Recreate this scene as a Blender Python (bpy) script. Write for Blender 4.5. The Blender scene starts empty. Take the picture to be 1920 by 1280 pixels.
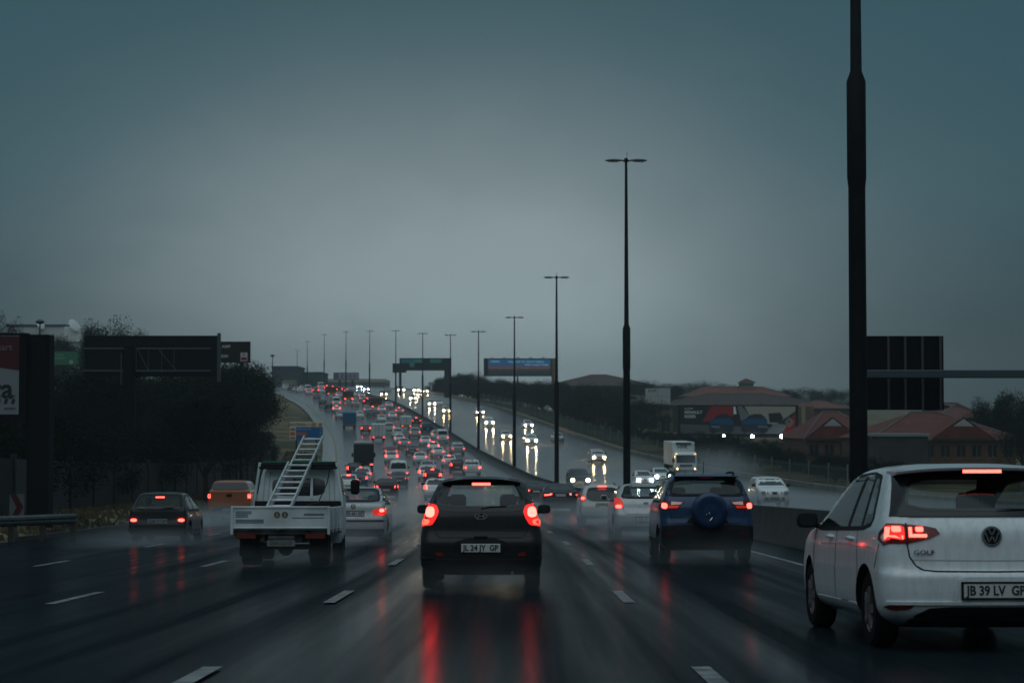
import bpy, bmesh, math, random
import numpy as np
from mathutils import Vector, Matrix
from mathutils.bvhtree import BVHTree
from mathutils.geometry import delaunay_2d_cdt
R = math.radians
SC = bpy.context.scene
COL = SC.collection

# ------------------------------------------------------------ camera
F = 3733.0; PITCH = math.atan(150 / F)
cd = bpy.data.cameras.new("camera"); cd.sensor_width = 36; cd.lens = 70.0
cd.clip_start = 0.3; cd.clip_end = 9000
cam = bpy.data.objects.new("camera", cd); COL.objects.link(cam)
cam.location = (0, 0, 0); cam.rotation_euler = (R(90) + PITCH, 0, 0)
SC.camera = cam
cd.dof.use_dof = True; cd.dof.focus_distance = 27; cd.dof.aperture_fstop = 4.0

# ------------------------------------------------------------ world
SC.view_settings.view_transform = 'Standard'; SC.view_settings.look = 'None'
SC.view_settings.exposure = -1.0; SC.view_settings.gamma = 1
SC.cycles.use_denoising = True
SC.cycles.max_bounces = 6; SC.cycles.volume_bounces = 2; SC.cycles.transparent_max_bounces = 12
SC.cycles.diffuse_bounces = 3; SC.cycles.glossy_bounces = 4
SC.cycles.sample_clamp_indirect = 4.0; SC.cycles.caustics_reflective = False; SC.cycles.caustics_refractive = False
SC.cycles.use_adaptive_sampling = True; SC.cycles.adaptive_threshold = 0.02
W = bpy.data.worlds.new("World"); SC.world = W; W.use_nodes = True
nt = W.node_tree; nt.nodes.clear()
def nn(t, ty, **k):
    n = t.nodes.new(ty)
    for a, b in k.items(): setattr(n, a, b)
    return n
def mth(t, op, a, b=None, c=None):
    n = nn(t, 'ShaderNodeMath', operation=op)
    for i, v in enumerate((a, b, c)):
        if v is None: continue
        if isinstance(v, (int, float)): n.inputs[i].default_value = v
        else: t.links.new(v, n.inputs[i])
    return n.outputs[0]
def mixc(t, f, a, b):
    n = nn(t, 'ShaderNodeMix', data_type='RGBA')
    for i, v in ((0, f), (6, a), (7, b)):
        if isinstance(v, (int, float)): n.inputs[i].default_value = v
        elif isinstance(v, tuple): n.inputs[i].default_value = (*v[:3], 1)
        else: t.links.new(v, n.inputs[i])
    return n.outputs[2]
tc = nn(nt, 'ShaderNodeTexCoord'); sp = nn(nt, 'ShaderNodeSeparateXYZ'); nt.links.new(tc.outputs['Generated'], sp.inputs[0])
dx, dy, dz = sp.outputs
def gauss(cx, sx, cz, sz):
    a = mth(nt, 'POWER', mth(nt, 'DIVIDE', mth(nt, 'ABSOLUTE', mth(nt, 'SUBTRACT', dx, cx)), sx), 2)
    b = mth(nt, 'POWER', mth(nt, 'DIVIDE', mth(nt, 'ABSOLUTE', mth(nt, 'SUBTRACT', dz, cz)), sz), 2)
    return mth(nt, 'EXPONENT', mth(nt, 'MULTIPLY', mth(nt, 'ADD', a, b), -1))
mp = nn(nt, 'ShaderNodeMapping'); mp.inputs['Scale'].default_value = (3.2, 1, 5.0); mp.inputs['Location'].default_value = (.35, 0, .2)
nt.links.new(tc.outputs['Generated'], mp.inputs[0])
nz = nn(nt, 'ShaderNodeTexNoise'); nz.inputs['Scale'].default_value = 1.7; nz.inputs['Detail'].default_value = 4.5; nz.inputs['Roughness'].default_value = .5
nt.links.new(mp.outputs[0], nz.inputs['Vector'])
nz2 = nn(nt, 'ShaderNodeTexNoise'); nz2.inputs['Scale'].default_value = 3.6; nz2.inputs['Detail'].default_value = 6; nz2.inputs['Roughness'].default_value = .55; nz2.inputs['Distortion'].default_value = .6; nt.links.new(mp.outputs[0], nz2.inputs['Vector'])
wisp = nn(nt, 'ShaderNodeMapRange', interpolation_type='SMOOTHSTEP'); nt.links.new(nz2.outputs[0], wisp.inputs[0]); wisp.inputs[1].default_value = .48; wisp.inputs[2].default_value = .74; wisp.inputs[3].default_value = 0; wisp.inputs[4].default_value = -.13
cl = mth(nt, 'ADD', mth(nt, 'MULTIPLY_ADD', mth(nt, 'SUBTRACT', nz.outputs[0], .5), 1.1, 1.0), wisp.outputs[0])
gap = mth(nt, 'MULTIPLY', gauss(-.022, .165, .078, .088), cl)
gap2 = mth(nt, 'MULTIPLY', gauss(-.005, .17, .02, .09), cl)
lowf = nn(nt, 'ShaderNodeMapRange', interpolation_type='SMOOTHSTEP'); nt.links.new(dz, lowf.inputs[0]); lowf.inputs[1].default_value = .0; lowf.inputs[2].default_value = .14
c1 = mixc(nt, gap, mixc(nt, lowf.outputs[0], (.024, .050, .060), (.066, .170, .215)), (.465, .57, .60))
add = nn(nt, 'ShaderNodeMix', data_type='RGBA', blend_type='ADD'); add.inputs[0].default_value = 1
sc2 = mixc(nt, gap2, (0, 0, 0), (.135, .20, .215))
nt.links.new(c1, add.inputs[6]); nt.links.new(sc2, add.inputs[7])
front = add.outputs[2]
up = nn(nt, 'ShaderNodeMapRange', interpolation_type='SMOOTHSTEP'); up.inputs['From Min'].default_value = .22; up.inputs['From Max'].default_value = .8
nt.links.new(dz, up.inputs[0])
bk = nn(nt, 'ShaderNodeMapRange', interpolation_type='SMOOTHSTEP'); bk.inputs['From Min'].default_value = -.2; bk.inputs['From Max'].default_value = .55
bk.inputs['To Min'].default_value = 1; bk.inputs['To Max'].default_value = 0; nt.links.new(dy, bk.inputs[0])
cloud = mixc(nt, up.outputs[0], mixc(nt, bk.outputs[0], front, (.09, .135, .155)), (.40, .56, .64))
SUN_EL, SUN_AZ = R(60), R(195)
sky = nn(nt, 'ShaderNodeTexSky', sky_type='NISHITA', sun_disc=False); sky.sun_elevation = SUN_EL; sky.sun_rotation = SUN_AZ
bg1 = nn(nt, 'ShaderNodeBackground'); bg1.inputs[1].default_value = .05; nt.links.new(sky.outputs[0], bg1.inputs[0])
bg2 = nn(nt, 'ShaderNodeBackground'); bg2.inputs[1].default_value = 1.0; nt.links.new(cloud, bg2.inputs[0])
mxs = nn(nt, 'ShaderNodeMixShader'); mxs.inputs[0].default_value = .96   # overcast: the clouds hide nearly all of the clear sky
nt.links.new(bg1.outputs[0], mxs.inputs[1]); nt.links.new(bg2.outputs[0], mxs.inputs[2])
wo = nn(nt, 'ShaderNodeOutputWorld'); nt.links.new(mxs.outputs[0], wo.inputs[0])
sd = bpy.data.lights.new("sun", 'SUN'); sd.energy = .9; sd.angle = R(75); sd.color = (.86, .96, 1)
sun = bpy.data.objects.new("sun", sd); COL.objects.link(sun)
# the sun stands behind the camera, high, veiled by cloud
sdir = Vector((math.sin(SUN_AZ) * math.cos(SUN_EL), math.cos(SUN_AZ) * math.cos(SUN_EL), math.sin(SUN_EL)))
sun.rotation_euler = sdir.to_track_quat('Z', 'Y').to_euler()

# ------------------------------------------------------------ measured layout
def pchip(xs, ys):
    xs = np.array(xs, float); ys = np.array(ys, float); h = np.diff(xs); d = np.diff(ys) / h
    m = np.zeros(len(xs)); m[0] = d[0]; m[-1] = d[-1]
    for i in range(1, len(xs) - 1):
        if d[i-1] * d[i] > 0:
            w1 = 2*h[i] + h[i-1]; w2 = h[i] + 2*h[i-1]; m[i] = (w1 + w2) / (w1 / d[i-1] + w2 / d[i])
    def f(x):
        x = min(max(x, xs[0]), xs[-1]); i = min(max(int(np.searchsorted(xs, x)) - 1, 0), len(h) - 1)
        t = (x - xs[i]) / h[i]
        return float((1+2*t)*(1-t)**2*ys[i] + t*(1-t)**2*h[i]*m[i] + t*t*(3-2*t)*ys[i+1] + t*t*(t-1)*h[i]*m[i+1])
    return f
zr0 = pchip([-80, 0, 27, 52, 95, 154, 187, 212, 268, 336, 389, 444, 511, 574, 621, 655, 700, 738, 800, 1000, 1500, 7000],
            [1.95, -1.2, -2.26, -3.08, -4.4, -5.6, -5.85, -5.72, -4.7, -2.3, .3, 3.35, 6.3, 8.9, 10.2, 10.5, 10.1, 9.4, 8, 3, -5, -12])
Xm = pchip([-80, 0, 39, 97, 155, 213, 271, 330, 388, 446, 504, 563, 621, 680, 738, 1000, 1500, 7000],
           [6.4, 6.72, 6.78, 5.6, 3.5, .3, -4.5, -10.2, -17.4, -26.0, -36.0, -47.0, -58.6, -70, -79.7, -126, -220, -1200])
def zr(D, off=0):
    o = -off - 9 if off < 0 else off - 14
    return zr0(D) - .02 * max(0, min(o, 13))
def road_pt(D, off, dz=0): return Vector((Xm(D) + off, D, zr(D, off) + dz))
def wR(D): return 25.5 if D < 190 else (21.8 if D > 300 else 25.5 - 3.7 * (D - 190) / 110)
cp, spt = math.cos(PITCH), math.sin(PITCH)
def at(x, y, Y):
    """world point on the plane at distance Y seen at measured pixel (x, y) of the 1920 x 1280 photograph"""
    u = (x - 960) / F; v = (640 - y) / F
    d = Vector((u, cp - v * spt, spt + v * cp)); return d * (Y / d.y)
def solveD(x, y, lo=20, hi=640):
    for _ in range(40):
        mid = (lo + hi) / 2; p = at(x, y, mid)
        if p.z - zr(mid, p.x - Xm(mid)) > 0: lo = mid
        else: hi = mid
    return (lo + hi) / 2

# ------------------------------------------------------------ materials
MATS = {}
def mat(name, col, rough=.6, metal=0, emis=None, es=0, noise=0, nscale=3, bump=0, bscale=20, coat=0, spec=.5):
    if name in MATS: return MATS[name]
    m = bpy.data.materials.new(name); m.use_nodes = True; t = m.node_tree; b = t.nodes['Principled BSDF']
    b.inputs['Base Color'].default_value = (*col, 1); b.inputs['Roughness'].default_value = rough; b.inputs['Metallic'].default_value = metal
    b.inputs['Specular IOR Level'].default_value = spec
    if coat: b.inputs['Coat Weight'].default_value = coat; b.inputs['Coat Roughness'].default_value = .06
    if emis: b.inputs['Emission Color'].default_value = (*emis, 1); b.inputs['Emission Strength'].default_value = es
    if noise or bump:
        c = nn(t, 'ShaderNodeTexCoord')
        if noise:
            z = nn(t, 'ShaderNodeTexNoise'); z.inputs['Scale'].default_value = nscale; z.inputs['Detail'].default_value = 5
            t.links.new(c.outputs['Object'], z.inputs['Vector'])
            lo = tuple(v * (1 - noise) for v in col); hi = tuple(min(1, v * (1 + noise)) for v in col)
            mr = nn(t, 'ShaderNodeMapRange'); mr.inputs['From Min'].default_value = .35; mr.inputs['From Max'].default_value = .65
            t.links.new(z.outputs[0], mr.inputs[0])
            t.links.new(mixc(t, mr.outputs[0], lo, hi), b.inputs['Base Color'])
        if bump:
            z = nn(t, 'ShaderNodeTexNoise'); z.inputs['Scale'].default_value = bscale; z.inputs['Detail'].default_value = 3
            t.links.new(c.outputs['Object'], z.inputs['Vector'])
            bp = nn(t, 'ShaderNodeBump'); bp.inputs['Strength'].default_value = bump; bp.inputs['Distance'].default_value = .02
            t.links.new(z.outputs[0], bp.inputs['Height']); t.links.new(bp.outputs[0], b.inputs['Normal'])
    MATS[name] = m; return m
def paint(name, col, metal=0.0, rough=.32):
    """car paint outside, dark lining on the inner side of the shell"""
    key = 'paint_' + name
    if key in MATS: return MATS[key]
    m = mat(key, col, rough, metal, coat=.7 if max(col) > .1 else .35, spec=.5 if max(col) > .1 else .3, bump=.05, bscale=2.2)
    t = m.node_tree; b = t.nodes['Principled BSDF']; g = nn(t, 'ShaderNodeNewGeometry')
    c = nn(t, 'ShaderNodeTexCoord'); mp_ = nn(t, 'ShaderNodeMapping'); mp_.inputs['Scale'].default_value = (7, 7, 1.6); t.links.new(c.outputs['Object'], mp_.inputs[0])
    z = nn(t, 'ShaderNodeTexNoise'); z.inputs['Scale'].default_value = 2.4; z.inputs['Detail'].default_value = 7; z.inputs['Roughness'].default_value = .65; t.links.new(mp_.outputs[0], z.inputs['Vector'])
    f_ = nn(t, 'ShaderNodeMapRange'); t.links.new(z.outputs[0], f_.inputs[0]); f_.inputs[1].default_value = .42; f_.inputs[2].default_value = .72; f_.inputs[4].default_value = .38  # dried road film in runs
    t.links.new(mixc(t, f_.outputs[0], col, tuple(.45*v + .02 for v in col)), b.inputs['Base Color']); t.links.new(mth(t, 'MULTIPLY_ADD', f_.outputs[0], .5, rough), b.inputs['Roughness']); t.links.new(mth(t, 'MULTIPLY_ADD', f_.outputs[0], .3, .05), b.inputs['Coat Roughness'])
    d = nn(t, 'ShaderNodeBsdfDiffuse'); d.inputs[0].default_value = (.006, .006, .007, 1)
    mx = nn(t, 'ShaderNodeMixShader'); t.links.new(g.outputs['Backfacing'], mx.inputs[0]); t.links.new(b.outputs[0], mx.inputs[1]); t.links.new(d.outputs[0], mx.inputs[2])
    t.links.new(mx.outputs[0], t.nodes['Material Output'].inputs[0]); return m
def glass(name, tint, see=True):
    key = 'glass_' + name
    if key in MATS: return MATS[key]
    m = bpy.data.materials.new(key); m.use_nodes = True; t = m.node_tree; t.nodes.clear()
    tr = nn(t, 'ShaderNodeBsdfTransparent'); tr.inputs[0].default_value = (*tint, 1)
    gl = nn(t, 'ShaderNodeBsdfGlossy'); gl.inputs['Roughness'].default_value = .07; gl.inputs[0].default_value = (.8, .85, .88, 1)
    fr = nn(t, 'ShaderNodeFresnel'); ge = nn(t, 'ShaderNodeNewGeometry'); t.links.new(mth(t, 'MULTIPLY_ADD', ge.outputs['Backfacing'], -.8333, 1.5), fr.inputs[0])
    mx = nn(t, 'ShaderNodeMixShader'); t.links.new(fr.outputs[0], mx.inputs[0]); t.links.new(tr.outputs[0], mx.inputs[1]); t.links.new(gl.outputs[0], mx.inputs[2])
    o = nn(t, 'ShaderNodeOutputMaterial'); t.links.new(mx.outputs[0], o.inputs[0]); MATS[key] = m; return m
BLACK = mat('black_plastic', (.007, .007, .008), .6, spec=.25, bump=.1, bscale=60)
RUBBER = mat('rubber', (.007, .007, .007), .85, spec=.15)
DGLASS = mat('dark_glass', (.010, .013, .015), .12, spec=.6)
LGLASS = mat('far_glass', (.03, .04, .045), .15, spec=.7)
ALLOY = mat('alloy', (.35, .36, .37), .35, .8)
STEEL = mat('galvanised', (.10, .12, .13), .5, .4, noise=.2, nscale=4)
CHROME = mat('chrome', (.7, .7, .7), .15, 1)
PLATE = mat('plate_white', (.62, .62, .60), .45)
INK = mat('plate_ink', (.015, .02, .03), .5)
SEAT = mat('seat_fabric', (.008, .008, .009), .9, spec=.1)
RED_ON = mat('tail_bright', (.4, .02, .01), .3, emis=(1, .045, .035), es=30)
RED_MID = mat('tail_lit', (.4, .02, .01), .3, emis=(1, .012, .010), es=3.4)
RED_FAR = mat('tail_far', (.4, .02, .01), .3, emis=(1, .11, .09), es=6)
RED_B = mat('tail_steady', (.4, .02, .01), .3, emis=(1, .07, .05), es=13)
RED_HOT = mat('tail_braking', (.4, .02, .01), .3, emis=(1, .022, .016), es=62)
RED_LOW = mat('tail_glow', (.25, .01, .01), .2, emis=(1, .03, .015), es=.7)
RED_OFF = mat('tail_off', (.22, .012, .01), .2)
CLEAR_L = mat('lamp_clear', (.5, .48, .45), .15, emis=(1, .5, .4), es=.3)
HEAD_W = mat('head_white', (.8, .8, .8), .2, emis=(1, .80, .52), es=520)
HEAD_A = mat('head_amber', (.8, .7, .5), .2, emis=(1, .68, .32), es=420)
HEAD_C = mat('head_cold', (.8, .8, .8), .2, emis=(.80, .95, 1), es=260)
HEAD_OFF = mat('head_off', (.4, .42, .43), .15)
AMBER = mat('amber_marker', (.5, .2, .03), .3, emis=(1, .42, .1), es=14)

# ------------------------------------------------------------ object helpers
def tag(o, label, cat, group=None, kind=None):
    if label: o['label'] = label
    if cat: o['category'] = cat
    if group: o['group'] = group
    if kind: o['kind'] = kind
    return o
def empty(name, loc=(0, 0, 0)):
    o = bpy.data.objects.new(name, None); o.location = loc; o.empty_display_size = .3; COL.objects.link(o); return o
def thing(name, label, cat, loc=(0, 0, 0), group=None): return tag(empty(name, loc), label, cat, group)
def link(name, me, parent=None, m=None, smooth=None):
    if m is not None:
        for x in (m if isinstance(m, (list, tuple)) else [m]): me.materials.append(x)
    if smooth is not None:
        me.polygons.foreach_set('use_smooth', [True] * len(me.polygons)); me.set_sharp_from_angle(angle=R(smooth))
    o = bpy.data.objects.new(name, me); COL.objects.link(o)
    if parent: o.parent = parent
    return o
class MB:
    """collects simple solids into one mesh"""
    def __init__(s): s.v = []; s.f = []; s.mi = []
    def add(s, vs, fs, mi=0):
        b = len(s.v); s.v += [tuple(v) for v in vs]; s.f += [tuple(i + b for i in f) for f in fs]; s.mi += [mi] * len(fs); return s
    def box(s, x0, x1, y0, y1, z0, z1, mi=0, M=None, bev=0):
        if bev:
            b = bev
            pr = []
            for z, i in ((z0, b), (z0 + b, 0), (z1 - b, 0), (z1, b)):
                pr.append([(x0+i+b, y0+i, z), (x1-i-b, y0+i, z), (x1-i, y0+i+b, z), (x1-i, y1-i-b, z), (x1-i-b, y1-i, z), (x0+i+b, y1-i, z), (x0+i, y1-i-b, z), (x0+i, y0+i+b, z)])
            vs = [Vector(p) for r in pr for p in r]; fs = [tuple(range(7, -1, -1)), tuple(range(24, 32))]
            for k in range(3):
                for j in range(8): fs.append((k*8+j, k*8+(j+1) % 8, k*8+8+(j+1) % 8, k*8+8+j))
        else:
            vs = [Vector((x, y, z)) for z in (z0, z1) for x, y in ((x0, y0), (x1, y0), (x1, y1), (x0, y1))]
            fs = [(3, 2, 1, 0), (4, 5, 6, 7), (0, 1, 5, 4), (1, 2, 6, 5), (2, 3, 7, 6), (3, 0, 4, 7)]
        if M is not None: vs = [M @ v for v in vs]
        return s.add(vs, fs, mi)
    def tube(s, pts, rad, n=10, mi=0, cap=True):
        pts = [Vector(p) for p in pts]; rads = rad if isinstance(rad, (list, tuple)) else [rad] * len(pts)
        vs = []; prev = None
        for i, p in enumerate(pts):
            d = (pts[min(i+1, len(pts)-1)] - pts[max(i-1, 0)]).normalized()
            a = Vector((0, 0, 1)) if abs(d.z) < .9 else Vector((1, 0, 0))
            if prev is not None: a = prev
            u = d.cross(a).normalized(); w = u.cross(d).normalized(); prev = w
            for k in range(n):
                t = 2 * math.pi * k / n; vs.append(p + (u * math.cos(t) + w * math.sin(t)) * rads[i])
        fs = []
        for i in range(len(pts) - 1):
            for k in range(n): fs.append((i*n+k, (i+1)*n+k, (i+1)*n+(k+1) % n, i*n+(k+1) % n))
        if cap: fs += [tuple(range(n)), tuple(range((len(pts)-1)*n + n - 1, (len(pts)-1)*n - 1, -1))]
        return s.add(vs, fs, mi)
    def prism(s, poly, y0, y1, mi=0, M=None):
        """poly of (x, z) pushed from y0 to y1"""
        n = len(poly); vs = [Vector((x, y0, z)) for x, z in poly] + [Vector((x, y1, z)) for x, z in poly]
        if M is not None: vs = [M @ v for v in vs]
        fs = [tuple(range(n)), tuple(range(2*n-1, n-1, -1))] + [(i, i+n, (i+1) % n + n, (i+1) % n) for i in range(n)]
        return s.add(vs, fs, mi)
    def lathe(s, prof, n=24, mi=0, axis='x', c=(0, 0, 0)):
        vs = []
        for a, r in prof:
            for k in range(n):
                t = 2*math.pi*k/n; p = (a, r*math.cos(t), r*math.sin(t)) if axis == 'x' else ((r*math.cos(t), a, r*math.sin(t)) if axis == 'y' else (r*math.cos(t), r*math.sin(t), a))
                vs.append((p[0]+c[0], p[1]+c[1], p[2]+c[2]))
        fs = [(i*n+k, i*n+(k+1) % n, (i+1)*n+(k+1) % n, (i+1)*n+k) for i in range(len(prof)-1) for k in range(n)]
        return s.add(vs, fs, mi)
    def build(s, name, m, parent=None, smooth=None, loc=None):
        me = bpy.data.meshes.new(name); me.from_pydata(s.v, [], s.f)
        for p, i in zip(me.polygons, s.mi): p.material_index = i
        bm = bmesh.new(); bm.from_mesh(me); bmesh.ops.recalc_face_normals(bm, faces=bm.faces); bm.to_mesh(me); bm.free()
        o = link(name, me, parent, m, smooth)
        if loc: o.location = loc
        return o
def text(name, s, size, m, parent, M, depth=.004, align='CENTER', sx=1, bold=0, fit=0):
    c = bpy.data.curves.new(name, 'FONT'); c.body = s; c.size = size; c.extrude = depth; c.align_x = align; c.align_y = 'CENTER'; c.resolution_u = 3
    if bold: c.offset = bold
    t = bpy.data.objects.new(name, c); COL.objects.link(t); bpy.context.view_layer.update()
    me = bpy.data.meshes.new_from_object(t.evaluated_get(bpy.context.evaluated_depsgraph_get()))
    bpy.data.objects.remove(t); bpy.data.curves.remove(c)
    if fit: xs_ = [v.co.x for v in me.vertices]; sx = fit / (max(xs_) - min(xs_))
    me.transform(M @ Matrix.Diagonal((sx, 1, 1, 1))); me.materials.clear()
    return link(name, me, parent, m)
def hb(t, w, y, z0, z1, m):
    """high brake lamp: lit lens in a black housing"""
    a = MB(); a.box(-w, w, y-.03, y+.02, z0-.008, z1+.004, 1); a.box(-w+.006, w-.006, y-.032, y-.0305, z0, z1, 0); a.build('brake_lamp', [m, BLACK], t)
REAR = Matrix.Rotation(R(90), 4, 'X')      # text plane turned to face -Y (a viewer behind the car)
def children(o): return [c for c in bpy.data.objects if c.parent == o]
def copy_tree(o, parent=None, kids=None):
    c = o.copy(); COL.objects.link(c); c.parent = parent; out = [c]
    for ch in KIDS[o.name] if o.name in KIDS else []: out += copy_tree(ch, c)
    return out
KIDS = {}
def index_kids():
    KIDS.clear()
    for c in bpy.data.objects:
        if c.parent: KIDS.setdefault(c.parent.name, []).append(c)
HAZE, SPRAY = .00035, .018
# ------------------------------------------------------------ setting: ground, roads, markings, barrier
DS = [-60 + 3*i for i in range(60)] + [120 + 5*i for i in range(1, 137)] + [840, 900, 1000, 1200, 1500, 2200, 3500, 6500]
def ss(a, b, x): t = max(0, min(1, (x - a) / (b - a))); return t*t*(3 - 2*t)
def zg(D, off):
    z = zr(D, off)
    if off < -21.5:
        k = ss(-24, -60, off) if False else ss(24, 70, -off)
        return z - .05 + .5 * ss(21.5, 25, -off) + k * 3.2 + ss(60, 160, -off) * 2.5 * (1 - ss(300, 600, D))
    e = wR(D) + .6
    if off > e:
        low = min(z, -5.2 + max(0, D - 250) * .018)
        k = ss(e, e + 45, off); return (z - .06) * (1 - k) + (low - .3) * k
    return z - .06
offs = [-3000, -1500, -700, -350, -200, -130, -90, -70, -60, -50, -42, -36, -31, -27, -24, -22.5, -21.5, -15, -9, -4, 0, 4, 9, 14, 20, 26.5, 30, 36, 44, 52, 62, 72, 95, 140, 220, 400, 800, 1600, 3200]
mb = MB(); n = len(offs)
mb.add([(Xm(D)+o, D, zg(D, o)) for D in DS for o in offs], [(i*n+j, i*n+j+1, (i+1)*n+j+1, (i+1)*n+j) for i in range(len(DS)-1) for j in range(n-1)])
def grassmat():
    m = mat('grass_ground', (.05, .05, .025), .9); t = m.node_tree; b = t.nodes['Principled BSDF']
    c = nn(t, 'ShaderNodeTexCoord'); z = nn(t, 'ShaderNodeTexNoise'); z.inputs['Scale'].default_value = .16; z.inputs['Detail'].default_value = 7
    t.links.new(c.outputs['Object'], z.inputs['Vector'])
    r = nn(t, 'ShaderNodeValToRGB'); e = r.color_ramp.elements; e[0].position = .38; e[0].color = (.030, .034, .014, 1); e[1].position = .62; e[1].color = (.20, .145, .06, 1)
    t.links.new(z.outputs[0], r.inputs[0]); t.links.new(r.outputs[0], b.inputs['Base Color'])
    z2 = nn(t, 'ShaderNodeTexNoise'); z2.inputs['Scale'].default_value = 9; bp = nn(t, 'ShaderNodeBump'); bp.inputs['Strength'].default_value = .6
    t.links.new(c.outputs['Object'], z2.inputs['Vector']); t.links.new(z2.outputs[0], bp.inputs['Height']); t.links.new(bp.outputs[0], b.inputs['Normal']); return m
tag(mb.build('ground', grassmat(), smooth=60), None, None, kind='structure')
def strip(name, cols, m, D0=-60, D1=840, kind='structure', dz=0, uv=True):
    ds = [d for d in DS if D0 <= d <= D1]; k = len(cols(0))
    me = bpy.data.meshes.new(name)
    vs = [road_pt(D, o, dz) for D in ds for o in cols(D)]
    me.from_pydata(vs, [], [(i*k+j, i*k+j+1, (i+1)*k+j+1, (i+1)*k+j) for i in range(len(ds)-1) for j in range(k-1)])
    ul = me.uv_layers.new(name='road')
    uvs = [(o, D) for D in ds for o in cols(D)]
    for l in me.loops: ul.data[l.index].uv = uvs[l.vertex_index]
    return tag(link(name, me, None, m, 80), None, None, kind=kind)
def roadmat(name):
    m = mat(name, (.02, .022, .024), .3, spec=.35); t = m.node_tree; b = t.nodes['Principled BSDF']
    u = nn(t, 'ShaderNodeUVMap'); u.uv_map = 'road'
    def noise(sx, sy, sc, det=4, loc=0):
        mp = nn(t, 'ShaderNodeMapping'); mp.inputs['Scale'].default_value = (sx, sy, 1); mp.inputs['Location'].default_value = (loc, loc, 0)
        t.links.new(u.outputs[0], mp.inputs[0]); z = nn(t, 'ShaderNodeTexNoise'); z.inputs['Scale'].default_value = sc; z.inputs['Detail'].default_value = det
        t.links.new(mp.outputs[0], z.inputs['Vector']); return z.outputs[0]
    def rng(v, a, b_, c, d):
        r = nn(t, 'ShaderNodeMapRange'); t.links.new(v, r.inputs[0])
        for i, q in enumerate((a, b_, c, d)): r.inputs[i+1].default_value = q
        return r.outputs[0]
    streak = noise(1.1, .02, 1.3, 5); patch = noise(.25, .05, 1, 5, 7); fine = noise(9, 9, 3, 4)
    k = mth(t, 'MULTIPLY_ADD', streak, .65, mth(t, 'MULTIPLY', patch, .35))
    t.links.new(mixc(t, rng(k, .38, .62, 0, 1), (.005, .007, .0085), (.018, .023, .027)), b.inputs['Base Color'])
    ro = rng(k, .36, .64, .12, .30)
    su = nn(t, 'ShaderNodeSeparateXYZ'); t.links.new(u.outputs[0], su.inputs[0])  # wet gloss raised with distance, put in to make the far road brighter
    far_sheen = nn(t, 'ShaderNodeMapRange', interpolation_type='SMOOTHSTEP'); t.links.new(mth(t, 'MULTIPLY_ADD', mth(t, 'SUBTRACT', patch, .5), 60, su.outputs[1]), far_sheen.inputs[0]); far_sheen.inputs[1].default_value = 40; far_sheen.inputs[2].default_value = 135
    t.links.new(mth(t, 'MULTIPLY_ADD', far_sheen.outputs[0], .45, .3), b.inputs['Specular IOR Level'])
    bp = nn(t, 'ShaderNodeBump'); bp.inputs['Strength'].default_value = .16; bp.inputs['Distance'].default_value = .01
    t.links.new(mth(t, 'MULTIPLY_ADD', mth(t, 'SUBTRACT', .17, ro), far_sheen.outputs[0], ro), b.inputs['Roughness'])
    t.links.new(mth(t, 'MULTIPLY_ADD', far_sheen.outputs[0], -.14, .16), bp.inputs['Strength'])
    h = mth(t, 'ADD', fine, mth(t, 'MULTIPLY', noise(1.6, .8, 2, 3), .35)); t.links.new(h, bp.inputs['Height']); t.links.new(bp.outputs[0], b.inputs['Normal'])
    # rough aggregate between patches of water, kept barer near the camera to darken it
    df = nn(t, 'ShaderNodeBsdfDiffuse'); df.inputs[0].default_value = (.010, .0165, .021, 1)
    cv = mth(t, 'MINIMUM', mth(t, 'ADD', rng(streak, .36, .64, .52, .10), mth(t, 'MULTIPLY', far_sheen.outputs[0], .8)), 1)
    mx = nn(t, 'ShaderNodeMixShader'); t.links.new(cv, mx.inputs[0]); t.links.new(df.outputs[0], mx.inputs[1]); t.links.new(b.outputs[0], mx.inputs[2]); t.links.new(mx.outputs[0], t.nodes['Material Output'].inputs[0])
    return m
ROAD = roadmat('wet_asphalt')
strip('road', lambda D: [-21.5, -18, -14, -10, -6, -3, -.25], ROAD)
strip('road_oncoming', lambda D: [.25, 4, 8, 12, 16, wR(D)], ROAD)
LINE = mat('road_paint', (.17, .18, .18), .5, noise=.6, nscale=5); LINEY = mat('road_paint_yellow', (.25, .20, .08), .5, noise=.4, nscale=2)
def dashes(mb, off, D0, D1, ln=3.0, gap=9.0, w=.14):
    d = D0
    while d < D1:
        a, c = d, min(d + ln, D1)
        q = [(a, off-w/2), (a, off+w/2), (c, off+w/2), (c, off-w/2)]
        mb.add([road_pt(D, o, .006) for D, o in q], [(0, 1, 2, 3)]); d += ln + gap
def phase(y):  # distance of a dash edge seen at pixel row y near the camera
    return solveD(700, y, 6, 200)
mb = MB(); P0 = phase(1128) - .2
for off, ph in ((-5.38, 0), (-8.93, 0), (-12.45, 1.0), (-16.0, 3.0)): dashes(mb, off, P0 - 24 + ph, 640)
for off in (4.2, 7.9, 11.6, 15.3, 19.0): dashes(mb, off, 40, 640)
ds = [d for d in DS if -40 <= d <= 640]
def solid(mb, off, w=.13):
    for a, c in zip(ds[:-1], ds[1:]): mb.add([road_pt(D, o(D) if callable(o) else o, .006) for D, o in ((a, off-w/2), (a, off+w/2), (c, off+w/2), (c, off-w/2))], [(0, 1, 2, 3)])
solid(mb, -1.6); solid(mb, 1.6)
tag(mb.build('lane_markings', LINE), None, None, kind='structure')
ds = [d for d in ds if d >= 78]
mb = MB(); solid(mb, -19.4, .16); tag(mb.build('edge_markings', LINEY), None, None, kind='structure')
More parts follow.
